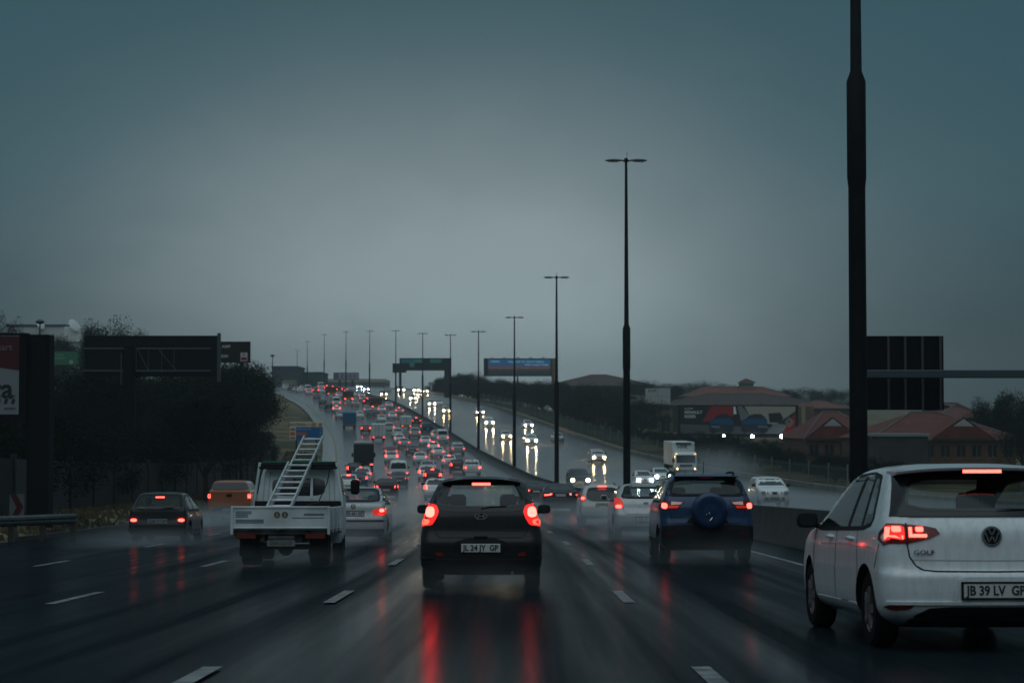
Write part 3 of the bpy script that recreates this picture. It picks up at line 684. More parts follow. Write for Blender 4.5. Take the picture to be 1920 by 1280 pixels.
# ---- white hatchback on the right
def golf():
    t = thing('car', 'large white hatchback cropped by the right edge with left tail lamp glowing', 'car')
    H, L = 1.522, 4.25; WHT = paint('white', (.78, .84, .86))
    K = [(0.2,.72,.22,4.0),(0.27,.84,.09,4.15),(0.36,.885,.02,4.21),(0.5,.895,0,4.25),(0.6,.895,.0,4.25),(0.635,.895,.02,4.24),(0.66,.893,.055,4.22),(0.8,.888,.075,4.10),(0.9,.878,.085,3.80),(0.97,.865,.10,3.3),(1.03,.845,.13,3.08),(1.1,.82,.19,2.95),(1.244,.765,.33,2.68),(1.376,.71,.47,2.40),(1.442,.665,.55,2.22),(1.478,.61,.62,2.08),(1.504,.52,.75,1.9),(1.522,.33,1.0,1.65)]
    c = Car(t, 'hatch', L, 1.79, H, WHT, res=.033, ns=64, nr=27, wheel_r=.318, ax=(.76, 3.38), keys=K, rr=.20, bulge=.09)
    blk = soft([(-.775, 1.075), (.775, 1.075), (.755, 1.124), (.655, 1.442), (.40, 1.468), (-.40, 1.468), (-.655, 1.442), (-.755, 1.124)], 1, .10)
    win = soft([(-.66, 1.118), (.66, 1.118), (.565, 1.406), (-.565, 1.406)], 2, .14)
    c.patch('window_surround', blk, 'rear', mat('gloss_black', (.006, .006, .007), .12), .014, hole=grow(win, -.02)); c.cut(grow(win, .03), 'rear'); c.patch('rear_window', win, 'rear', SEE_D, .017)
    c.cut([(-.56, 1.06), (.56, 1.06), (.48, 1.388), (-.48, 1.388)], 'front'); c.patch('windscreen', [(-.64, 1.02), (.64, 1.02), (.54, 1.424), (-.54, 1.424)], 'front', SEE_M, .004)
    sw = [(.62, 1.0), (3.05, 0.965), (2.62, 1.22), (2.15, 1.394), (1.35, 1.422), (.92, 1.388), (.80, 1.28)]
    c.sidewin(.98, 1.41, .4, .2, True, SEE_D, BLACK, poly=sw, pil=.36)
    for side in ('left', 'right'):
        c.patch('quarter_bar', [(.93, 1.0), (.98, 1.0), (1.12, 1.412), (1.07, 1.406)], side, BLACK, .008)
        c.dline('door_seam', [(1.10, .97), (1.06, .80), (1.02, .62), (1.10, .45), (1.14, .30)], side, .009); c.dline('door_seam', [(1.98, .98), (2.0, .60), (2.0, .26)], side, .009)
        c.dline('door_seam', [(3.0, .95), (3.08, .75), (3.02, .26)], side, .009)
        for yy in (1.22, 2.12):
            sg = -1 if side == 'left' else 1; xx = abs(c.ray((yy, .90), side)[0].x); mb = MB()
            mb.tube([(sg*(xx-.01), yy, .885), (sg*(xx+.03), yy+.04, .89), (sg*(xx+.032), yy+.15, .893), (sg*(xx-.01), yy+.20, .893)], .017, 8); mb.build('door_handle', WHT, t, smooth=50)
        c.dline('bumper_seam', [(.30, .86), (.36, .74), (.42, .66)], side, .009)
        c.dline('shoulder_crease', [(.55, .835), (1.5, .845), (3.3, .82)], side, .014, WHT, off=.006)
        c.dline('sill_crease', [(1.14, .34), (2.95, .33)], side, .02, WHT, off=.008)
    c.seats(); c.wheels()
    sp = MB(); vs = []
    for i in range(17):
        x = -.67 + 1.34*i/16; k = (abs(x)/.67)**3
        vs += [(x, .36+.16*k, 1.458-.035*k), (x, .345+.16*k, 1.478-.035*k), (x, .75+.1*k, 1.518-.06*k), (x, .75+.1*k, 1.44-.05*k)]
    sp.add(vs, [(i*4+j, i*4+(j+1) % 4, i*4+4+(j+1) % 4, i*4+4+j) for i in range(16) for j in range(4)] + [(0, 1, 2, 3), (64, 65, 66, 67)]); sp.build('roof_spoiler', WHT, t, smooth=40)
    hb(t, .165, .36, 1.434, 1.460, RED_B)
    for s in (-1, 1):
        q = (lambda P: P) if s < 0 else mir
        o = c.patch('tail_lamp', q([(-.895, .86), (-.665, .868), (-.50, .905), (-.41, .945), (-.44, .985), (-.52, 1.00), (-.70, 1.018), (-.80, 1.022), (-.85, .95)]), 'rear', mat('tail_dark', (.10, .006, .006), .12, emis=(1, .03, .02), es=.02), .012)
        def L_(P, m, nm='brake_bulb', of=.020): return c.patch(nm, q(P), 'rear', m, of, parent=o)
        L_(soft([(-.83, .895), (-.69, .895), (-.69, 1.0), (-.815, 1.0)], 1, .12), RED_MID, of=.017)
        L_(soft([(-.775, .955), (-.71, .955), (-.71, .997), (-.775, .997)], 1, .15), RED_B)
        L_([(-.825, .900), (-.70, .900), (-.70, .928), (-.795, .928), (-.785, .99), (-.812, .99)], RED_B)
        L_(soft([(-.60, .958), (-.54, .958), (-.54, .993), (-.60, .993)], 1, .15), RED_B)
        L_([(-.655, .915), (-.515, .915), (-.515, .938), (-.63, .938), (-.628, .99), (-.655, .99)], RED_B)
        c.dline('lamp_split', q([(-.672, .86), (-.672, 1.02)]), 'rear', .010, BLACK, off=.024)
        c.patch('reflector', q(soft([(-.87, .372), (-.62, .388), (-.68, .345), (-.80, .335)], 1)), 'rear', mat('reflector_dark', (.13, .012, .01), .2), .009)
    c.dline('tailgate_seam', [(-.672, .86), (-.655, .76), (-.61, .69), (-.55, .655), (-.45, .645), (0, .642), (.45, .645), (.55, .655), (.61, .69), (.655, .76), (.672, .86)], 'rear', .011)
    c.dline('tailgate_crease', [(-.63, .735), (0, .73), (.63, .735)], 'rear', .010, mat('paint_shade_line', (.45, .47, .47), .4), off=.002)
    c.patch('rear_diffuser', soft([(-.60, .24), (.60, .24), (.64, .29), (.50, .365), (-.50, .365), (-.64, .29)], 1, .15), 'rear', BLACK, .008)
    c.patch('underbody_trim', [(-.70, .203), (.70, .203), (.66, .27), (-.66, .27)], 'rear', BLACK, .012)
    c.patch('bumper_lip', soft([(-.84, .385), (.84, .385), (.84, .41), (-.84, .41)], 0), 'rear', WHT, .020)
    c.patch('plate_recess', soft([(-.36, .41), (.36, .41), (.30, .60), (-.30, .60)], 1, .1), 'rear', WHT, .006)
    c.plate('JB 39 LV  GP', .495, h=.115)
    yy = c.ray((0, .925), 'rear')[0].y; mb = MB(); n = 36
    def ring(ro, ri, ya, yb, mi):
        for k in range(n):
            a, b = 2*math.pi*k/n, 2*math.pi*(k+1)/n
            mb.prism([(ro*math.cos(a), .925+ro*math.sin(a)), (ro*math.cos(b), .925+ro*math.sin(b)), (ri*math.cos(b), .925+ri*math.sin(b)), (ri*math.cos(a), .925+ri*math.sin(a))], ya, yb, mi)
    ring(.080, .064, yy-.022, yy, 0); ring(.0805, .001, yy-.010, yy+.004, 1)
    def bar(x0, z0, x1, z1, w=.012): mb.prism([(x0-w/2, .925+z0), (x0+w/2, .925+z0), (x1+w/2, .925+z1), (x1-w/2, .925+z1)], yy-.020, yy-.008, 0)
    bar(-.026, .058, -.003, .010); bar(.026, .058, .003, .010)
    bar(-.054, .030, -.024, -.048); bar(.054, .030, .024, -.048); bar(-.024, -.048, -.001, .0); bar(.024, -.048, .001, .0)
    mb.build('badge', [CHROME, BLACK], t)
    text('lettering', 'GOLF', .050, mat('dark_chrome', (.12, .12, .12), .2, .9), t, Matrix.Translation((-.545, c.ray((-.54, .795), 'rear')[0].y-.016, .795)) @ REAR, .004, sx=1.35)
    wp = MB(); yw = c.ray((.1, 1.13), 'rear')[0].y; wp.tube([(0, yw-.03, 1.10), (.2, yw-.012, 1.135), (.45, yw+.01, 1.14)], .010, 6); wp.build('wiper', BLACK, t)
    c.mirrors(2.95, 1.0, BLACK, (.20, .15))
    place(t, D=15.9, X=3.85, yaw=.034)
golf()

# ---- blue compact suv with a spare wheel
def ecosport():
    t = thing('suv', 'deep blue compact suv with a spare wheel on its tailgate', 'suv')
    H, L = 1.65, 4.0; BL = paint('blue', (.002, .034, .115), .3)
    K = [(.22,.72,.20,3.8),(.28,.83,.08,3.93),(.40,.875,.02,3.98),(.55,.883,0,4.0),(.70,.883,.02,3.98),(.85,.878,.05,3.88),(.98,.868,.06,3.6),(1.08,.85,.08,3.05),(1.15,.83,.10,2.85),(1.22,.80,.13,2.75),(1.35,.745,.22,2.5),(1.48,.69,.32,2.25),(1.55,.65,.38,2.1),(1.60,.59,.46,1.95),(1.635,.48,.62,1.75),(1.65,.30,.9,1.5)]
    c = Car(t, 'suv', L, 1.766, H, BL, res=.04, ns=50, nr=25, wheel_r=.325, ax=(.72, 3.24), keys=K, rr=.17, bulge=.06)
    blk = soft([(-.775, 1.21), (.775, 1.21), (.70, 1.42), (.62, 1.575), (-.62, 1.575), (-.70, 1.42)], 1, .1); win = soft([(-.66, 1.25), (.66, 1.25), (.575, 1.535), (-.575, 1.535)], 2, .12)
    c.patch('window_surround', blk, 'rear', BLACK, .004, hole=grow(win, -.02)); c.cut(grow(win, .03), 'rear'); c.patch('rear_window', win, 'rear', SEE_P, .006)
    c.cut([(-.56, 1.2), (.56, 1.2), (.50, 1.52), (-.50, 1.52)], 'front'); c.patch('windscreen', [(-.62, 1.16), (.62, 1.16), (.54, 1.55), (-.54, 1.55)], 'front', SEE_M, .004)
    c.sidewin(1.13, 1.53, .42, .35, True, SEE_P, BLACK); c.seats(); c.wheels()
    # spare wheel in a painted cover
    mb = MB(); cz = .955; mb.lathe([(.06, .30), (.03, .335), (-.10, .338), (-.15, .325), (-.175, .29), (-.18, .235), (-.172, .16), (-.175, .10), (-.176, .001)], 44, axis='y', c=(.03, 0, cz))
    sw = mb.build('spare_wheel', BL, t, smooth=50)
    mb = MB(); mb.box(-.05, -.03, -.20, -.178, .86, .90, bev=.004); mb.tube([(.07, -.205, .83), (.03, -.205, .78), (.0, -.2, .75)], [.012, .016, .008], 8); mb.box(.0, .025, -.2, -.178, .875, .925, bev=.005); mb.build('badge', CHROME, sw)
    for s in (-1, 1):
        q = (lambda P: P) if s < 0 else mir
        o = c.patch('tail_lamp', q([(-.86, .97), (-.70, .965), (-.55, .975), (-.42, 1.12), (-.62, 1.135), (-.84, 1.145)]), 'rear', mat('tail_dark', (0, 0, 0)), .010)
        c.patch('brake_bulb', q(soft([(-.83, .995), (-.74, .985), (-.73, 1.085), (-.82, 1.095)], 1)), 'rear', RED_B, .018, parent=o)
        c.patch('reverse_lens', q([(-.67, 1.055), (-.50, 1.065), (-.455, 1.105), (-.66, 1.12)]), 'rear', CLEAR_L, .018, parent=o)
        c.patch('indicator_strip', q([(-.72, 1.0), (-.55, 1.0), (-.52, 1.04), (-.72, 1.035)]), 'rear', RED_LOW, .017, parent=o)
        c.patch('reflector', q([(-.76, .50), (-.62, .52), (-.60, .555), (-.74, .545)]), 'rear', mat('reflector_dark', (0, 0, 0)), .018)
        # roof rails
        mb = MB(); mb.tube([(s*.56, .75, 1.615), (s*.565, .85, 1.665), (s*.57, 1.6, 1.67), (s*.57, 2.2, 1.645), (s*.57, 2.28, 1.60)], .022, 8); mb.build('roof_rail', BLACK, t, smooth=50)
    c.patch('bumper_cladding', soft([(-.87, .26), (.87, .26), (.87, .66), (.50, .70), (-.50, .70), (-.87, .66)], 1, .1), 'rear', BLACK, .012)
    c.patch('plate_recess', soft([(-.42, .70), (-.30, .85), (.30, .85), (.42, .70)], 1), 'rear', BLACK, .006)
    c.dline('tailgate_seam', [(-.72, 1.2), (-.70, .95), (-.66, .80), (-.62, .72), (.62, .72), (.66, .80), (.70, .95), (.72, 1.2)], 'rear', .009)
    text('lettering', 'ECOSPORT', .05, mat('dark_chrome', (0, 0, 0)), t, Matrix.Translation((-.55, c.ray((-.55, .83), 'rear')[0].y-.004, .83)) @ REAR, .003)
    for side in ('left', 'right'): c.patch('side_cladding', [(1.14, .25), (2.85, .25), (2.85, .42), (1.14, .42)], side, BLACK, .012)
    mb = MB(); mb.tube([(0, .82, 1.63), (0, .74, 1.86)], [.010, .005], 6); mb.build('aerial', BLACK, t)
    sp = MB(); sp.box(-.60, .60, .26, .55, 1.575, 1.60, bev=.01); sp.build('roof_spoiler', BL, t)
    mb = MB(); mb.box(-.12, .12, .265, .28, 1.553, 1.57); mb.build('brake_lamp', RED_OFF, t)
    c.mirrors(2.8, 1.17, BLACK, (.20, .16), sg=(-1, 1)); place(t, D=36.9, X=3.62)
ecosport()

# ---- black older hatchback, left
def citi():
    t = thing('car', 'black older square hatchback driving through spray on the left', 'car')
    H, L = 1.38, 3.85; BK = paint('black', (.010, .011, .013), .2)
    K = [(.20,.70,.16,3.7),(.26,.78,.03,3.82),(.36,.80,0,3.85),(.48,.80,0,3.84),(.62,.80,.04,3.8),(.74,.795,.06,3.72),(.82,.785,.07,3.4),(.88,.775,.08,2.9),(.93,.765,.10,2.7),(1.05,.71,.24,2.45),(1.18,.655,.40,2.2),(1.28,.61,.52,2.05),(1.33,.57,.58,1.95),(1.36,.48,.68,1.8),(1.38,.30,.95,1.5)]
    c = Car(t, 'hatch', L, 1.6, H, BK, res=.045, ns=44, nr=21, wheel_r=.29, ax=(.68, 3.05), keys=K, rr=.08, bulge=.02)
    win = soft([(-.60, .93), (.60, .93), (.52, 1.27), (-.52, 1.27)], 2, .1)
    c.patch('window_surround', grow(win, .05), 'rear', BLACK, .004, hole=grow(win, -.03)); c.cut(win, 'rear'); c.patch('rear_window', win, 'rear', SEE_M, .006)
    c.cut([(-.58, .95), (.58, .95), (.50, 1.29), (-.50, 1.29)], 'front'); c.patch('windscreen', [(-.64, .91), (.64, .91), (.55, 1.31), (-.55, 1.31)], 'front', SEE_M, .004)
    c.sidewin(.90, 1.27, .32, .25, True, SEE_M, BLACK); c.wheels()
    mb = MB()
    for x in (-.33, .33): mb.box(x-.2, x+.2, 1.85, 1.97, .35, 1.0, bev=.05)
    mb.build('front_seat', SEAT, t)
    mb = MB(); mb.box(-.12, .12, .45, .47, 1.225, 1.262, bev=.006); mb.build('brake_lamp', RED_B, t)
    for s in (-1, 1):
        q = (lambda P: P) if s < 0 else mir
        o = c.patch('tail_lamp', q([(-.77, .56), (-.50, .56), (-.50, .74), (-.77, .74)]), 'rear', mat('tail_dark', (0, 0, 0)), .012)
        c.patch('brake_bulb', q(soft([(-.72, .585), (-.56, .585), (-.56, .665), (-.72, .665)], 2)), 'rear', RED_B, .020, parent=o)
    c.patch('bumper', [(-.79, .30), (.79, .30), (.79, .47), (-.79, .47)], 'rear', BLACK, .035); c.plate('CLM 717 GP', .60, frame=False, m=mat('plate_grey', (.28, .33, .36), .5))
    wp = MB(); wp.tube([(.05, .08, .93), (.25, .10, .955), (.42, .11, .96)], .010, 6); wp.build('wiper', BLACK, t)
    mb = MB(); mb.tube([(0, 1.0, 1.37), (0, .9, 1.52)], [.008, .004], 6); mb.build('aerial', BLACK, t)
    c.mirrors(2.62, .95, BLACK, (.18, .13)); place(t, D=54.0, X=-9.6)
citi()

# ---- silver sedan beside the small truck
def polo():
    t = thing('sedan', 'silver sedan half hidden behind the white dropside truck with right brake lamp lit', 'sedan')
    SV = paint('silver', (.50, .52, .53), .35); H, L = 1.43, 4.2
    c = Car(t, 'sedan', L, 1.66, H, SV, res=.04, ns=48, nr=23, wheel_r=.30, ax=(.85, 3.3), rr=.13, bulge=.06)
    z0 = 1.075; win = soft([(-.60, z0), (.60, z0), (.53, 1.335), (-.53, 1.335)], 2, .1)
    c.patch('window_surround', grow(win, .04), 'rear', BLACK, .004, hole=grow(win, -.03)); c.cut(win, 'rear'); c.patch('rear_window', win, 'rear', SEE_D, .006)
    c.cut([(-.56, 1.02), (.56, 1.02), (.50, 1.32), (-.50, 1.32)], 'front'); c.patch('windscreen', [(-.62, .98), (.62, .98), (.54, 1.35), (-.54, 1.35)], 'front', SEE_M, .004)
    c.sidewin(1.0, 1.33, .35, .25, True, SEE_D, BLACK); c.seats(); c.wheels()
    mb = MB(); mb.box(-.15, .15, .93, .96, 1.085, 1.11); mb.build('brake_lamp', RED_MID, t)
    for s in (-1, 1):
        q = (lambda P: P) if s < 0 else mir
        o = c.patch('tail_lamp', q(soft([(-.80, .70), (-.50, .71), (-.47, .80), (-.50, .86), (-.72, .885), (-.80, .86)], 1)), 'rear', mat('tail_lens', (.25, .015, .012), .15, emis=(1, .04, .02), es=1), .012)
        c.patch('brake_bulb', q(soft([(-.76, .80), (-.65, .79), (-.65, .87), (-.75, .87)], 2)), 'rear', RED_ON, .02, parent=o)
        c.patch('indicator_lens', q(soft([(-.74, .715), (-.62, .715), (-.62, .765), (-.74, .765)], 1)), 'rear', RED_MID, .02, parent=o)
    c.plate('ZZK 661 GP', .76, m=PLATE); c.patch('bumper_strip', [(-.81, .56), (.81, .56), (.81, .60), (-.81, .60)], 'rear', BLACK, .008)
    c.patch('bumper_skirt', [(-.76, .20), (.76, .20), (.76, .38), (-.76, .38)], 'rear', BLACK, .010)
    mb = MB(); yy = c.ray((0, .93), 'rear')[0].y; mb.lathe([(yy-.012, .062), (yy-.018, .052), (yy-.012, .045)], 20, axis='y', c=(0, 0, .93)); mb.prism([(-.035, .96), (-.022, .96), (0, .90), (-.008, .89)], yy-.016, yy); mb.prism([(.035, .96), (.022, .96), (0, .90), (.008, .89)], yy-.016, yy); mb.build('badge', mat('dark_chrome', (0, 0, 0)), t)
    mb = MB(); mb.tube([(-.0, 1.65, 1.42), (0, 1.45, 1.72)], [.009, .005], 6); mb.build('aerial', BLACK, t)
    c.mirrors(3.0, 1.0, BLACK, (.19, .15)); place(t, D=49.3, X=-3.93)
polo()

# ---- orange pickup behind the small truck
def ranger():
    t = thing('pickup', 'orange pickup with dark canopy half hidden behind the dropside truck', 'pickup')
    OR = paint('orange', (.36, .105, .03), .25)
    K = [(.35,.80,.03,5.2),(.42,.90,0,5.3),(.60,.925,0,5.33),(.90,.925,.02,5.3),(1.10,.92,.04,4.8),(1.22,.91,.05,4.1),(1.34,.90,.06,3.8),(1.37,.86,.10,3.7),(1.50,.80,.20,3.5),(1.68,.73,.34,3.1),(1.76,.66,.44,2.9),(1.80,.54,.6,2.7),(1.82,.3,1.0,2.4)]
    c = Car(t, 'ute', 5.35, 1.86, 1.82, OR, res=.06, ns=30, nr=15, wheel_r=.38, ax=(1.15, 4.4), keys=K, rr=.09, bulge=.01)
    c.patch('canopy_window', soft([(-.80, 1.40), (.80, 1.40), (.66, 1.70), (-.66, 1.70)], 1, .1), 'rear', DGLASS, .02); c.sidewin(1.40, 1.70, .35, .4, False, DGLASS, BLACK); c.wheels()
    c.patch('windscreen', [(-.74, 1.34), (.74, 1.34), (.62, 1.74), (-.62, 1.74)], 'front', DGLASS, .006)
    for s in (-1, 1):
        q = (lambda P: P) if s < 0 else mir
        o = c.patch('tail_lamp', q([(-.90, .95), (-.77, .95), (-.77, 1.28), (-.90, 1.28)]), 'rear', RED_LOW, .012); c.patch('brake_bulb', q(soft([(-.885, 1.06), (-.79, 1.06), (-.79, 1.23), (-.885, 1.23)], 1)), 'rear', RED_B, .02, parent=o)
    c.patch('bumper', [(-.90, .40), (.90, .40), (.90, .66), (-.90, .66)], 'rear', mat('bumper_grey', (.05, .055, .06), .5), .06)
    c.patch('tailgate_handle', soft([(-.12, 1.10), (.12, 1.10), (.12, 1.24), (-.12, 1.24)], 1), 'rear', BLACK, .02); c.dline('tailgate_seam', [(-.75, .70), (.75, .70)], 'rear', .012)
    c.plate('', .58, y=-.07, frame=False, m=mat('plate_grey', (0, 0, 0))); place(t, D=84.6, X=-12.0)
ranger()

# ---- silver hatchback left of the blue suv, white hatchback left of it
def fiesta():
    t = thing('car', 'silver hatchback partly hidden by the blue suv with number plate showing', 'car')
    SV = paint('silver', (0, 0, 0)); H, L = 1.47, 3.95
    c = Car(t, 'hatch', L, 1.70, H, SV, res=.04, ns=48, nr=21, wheel_r=.30, ax=(.7, 3.18), rr=.18, bulge=.10)
    win = soft([(-.62, 1.10), (.62, 1.10), (.56, 1.22), (.50, 1.385), (-.50, 1.385), (-.56, 1.22)], 2, .15)
    c.patch('window_surround', grow(win, .04), 'rear', BLACK, .004, hole=grow(win, -.03)); c.cut(win, 'rear'); c.patch('rear_window', win, 'rear', SEE_D, .006)
    c.cut([(-.56, 1.06), (.56, 1.06), (.48, 1.34), (-.48, 1.34)], 'front'); c.patch('windscreen', [(-.62, 1.02), (.62, 1.02), (.52, 1.38), (-.52, 1.38)], 'front', SEE_M, .004)
    c.sidewin(1.02, 1.36, .42, .28, True, SEE_D, BLACK); c.seats(); c.wheels()
    for s in (-1, 1):
        q = (lambda P: P) if s < 0 else mir
        o = c.patch('tail_lamp', q(soft([(-.82, .80), (-.62, .80), (-.60, .95), (-.66, 1.07), (-.78, 1.10), (-.82, .98)], 1)), 'rear', mat('tail_lens', (0, 0, 0)), .012)
        c.patch('brake_bulb', q(soft([(-.79, .81), (-.64, .81), (-.64, .90), (-.79, .90)], 1)), 'rear', RED_B, .02, parent=o)
    c.plate('CK 61 GP', .52); c.patch('bumper_skirt', [(-.70, .20), (.70, .20), (.66, .34), (-.66, .34)], 'rear', BLACK, .010)
    c.dline('tailgate_seam', [(-.62, .92), (-.60, .74), (-.50, .66), (.50, .66), (.60, .74), (.62, .92)], 'rear', .010)
    c.patch('badge', soft([(-.07, .91), (.07, .91), (.07, .97), (-.07, .97)], 2), 'rear', mat('dark_chrome', (0, 0, 0)), .012); c.mirrors(2.75, 1.05, paint('silver', (0, 0, 0))); place(t, D=53.2, X=3.58)
fiesta()
def kiger():
    t = thing('car', 'white hatchback with black tailgate glass and yellowish plate, brake lamp lit on top', 'car')
    WH = paint('pearl', (.60, .60, .56)); H, L = 1.48, 3.7
    c = Car(t, 'hatch', L, 1.66, H, WH, res=.05, ns=40, nr=21, wheel_r=.30, ax=(.66, 3.02), rr=.16, bulge=.08)
    c.patch('rear_window', soft([(-.60, .92), (-.40, .84), (.40, .84), (.60, .92), (.62, 1.10), (.50, 1.36), (-.50, 1.36), (-.62, 1.10)], 2, .15), 'rear', DGLASS, .008)
    c.patch('windscreen', [(-.62, 1.02), (.62, 1.02), (.52, 1.38), (-.52, 1.38)], 'front', DGLASS, .004); c.sidewin(1.02, 1.36, .42, .28, False, DGLASS, BLACK); c.wheels()
    mb = MB(); mb.box(-.16, .16, .42, .5, 1.385, 1.415, bev=.006); mb.build('brake_lamp', RED_B, t)
    for s in (-1, 1):
        q = (lambda P: P) if s < 0 else mir
        o = c.patch('tail_lamp', q(soft([(-.81, .86), (-.64, .87), (-.66, 1.0), (-.74, 1.12), (-.80, 1.10)], 1)), 'rear', RED_LOW, .012); c.patch('brake_bulb', q(soft([(-.79, .90), (-.67, .90), (-.68, 1.0), (-.78, 1.0)], 1)), 'rear', RED_B, .02, parent=o)
        mb = MB(); mb.tube([(s*.50, .65, 1.44), (s*.52, .8, 1.50), (s*.54, 2.0, 1.50), (s*.54, 2.1, 1.46)], .016, 6); mb.build('roof_rail', BLACK, t)
    c.plate('CZ 84 GP', .70, m=mat('plate_yellow', (.55, .50, .36), .5)); c.patch('bumper_skirt', [(-.72, .20), (.72, .20), (.70, .30), (-.70, .30)], 'rear', BLACK, .010); c.mirrors(2.55, 1.04, BLACK)
    place(t, D=74.5, X=3.40)
kiger()
WHITE2 = paint('clean_white', (.86, .90, .89))
def audi(label, D, X, yaw=0):
    t = thing('sedan', label, 'sedan'); DK = paint('slate', (.022, .024, .028), .3)
    c = Car(t, 'sedan', 4.6, 1.82, 1.42, DK, res=.06, ns=32, nr=17, wheel_r=.32, ax=(1.0, 3.75), rr=.2, bulge=.10)
    c.patch('rear_window', soft([(-.62, 1.08), (.62, 1.08), (.52, 1.33), (-.52, 1.33)], 1), 'rear', LGLASS, .006); c.sidewin(1.0, 1.32, .35, .25, False, DGLASS, BLACK); c.wheels(rim=False)
    c.patch('windscreen', [(-.62, .98), (.62, .98), (.54, 1.34), (-.54, 1.34)], 'front', DGLASS, .005)
    for s in (-1, 1):
        q = (lambda P: P) if s < 0 else mir
        o = c.patch('tail_lamp', q([(-.84, .80), (-.44, .83), (-.42, .93), (-.80, .94)]), 'rear', RED_LOW, .012)
        c.patch('brake_bulb', q([(-.80, .83), (-.50, .85), (-.44, .92), (-.50, .92), (-.56, .88), (-.80, .875)]), 'rear', RED_ON, .022, parent=o)
    c.plate('', .84, w=.5, frame=False); c.patch('bumper_skirt', [(-.78, .20), (.78, .20), (.74, .36), (-.74, .36)], 'rear', BLACK, .010); c.mirrors(3.3, 1.0, DK); place(t, D=D, X=X, yaw=yaw)
audi('dark slate sedan right of the dark grey hatchback with both slim brake lamps lit', 100, 2.45)
audi('dark sedan peeking out between the dark grey hatchback mirror and the slate sedan', 118, 1.5)
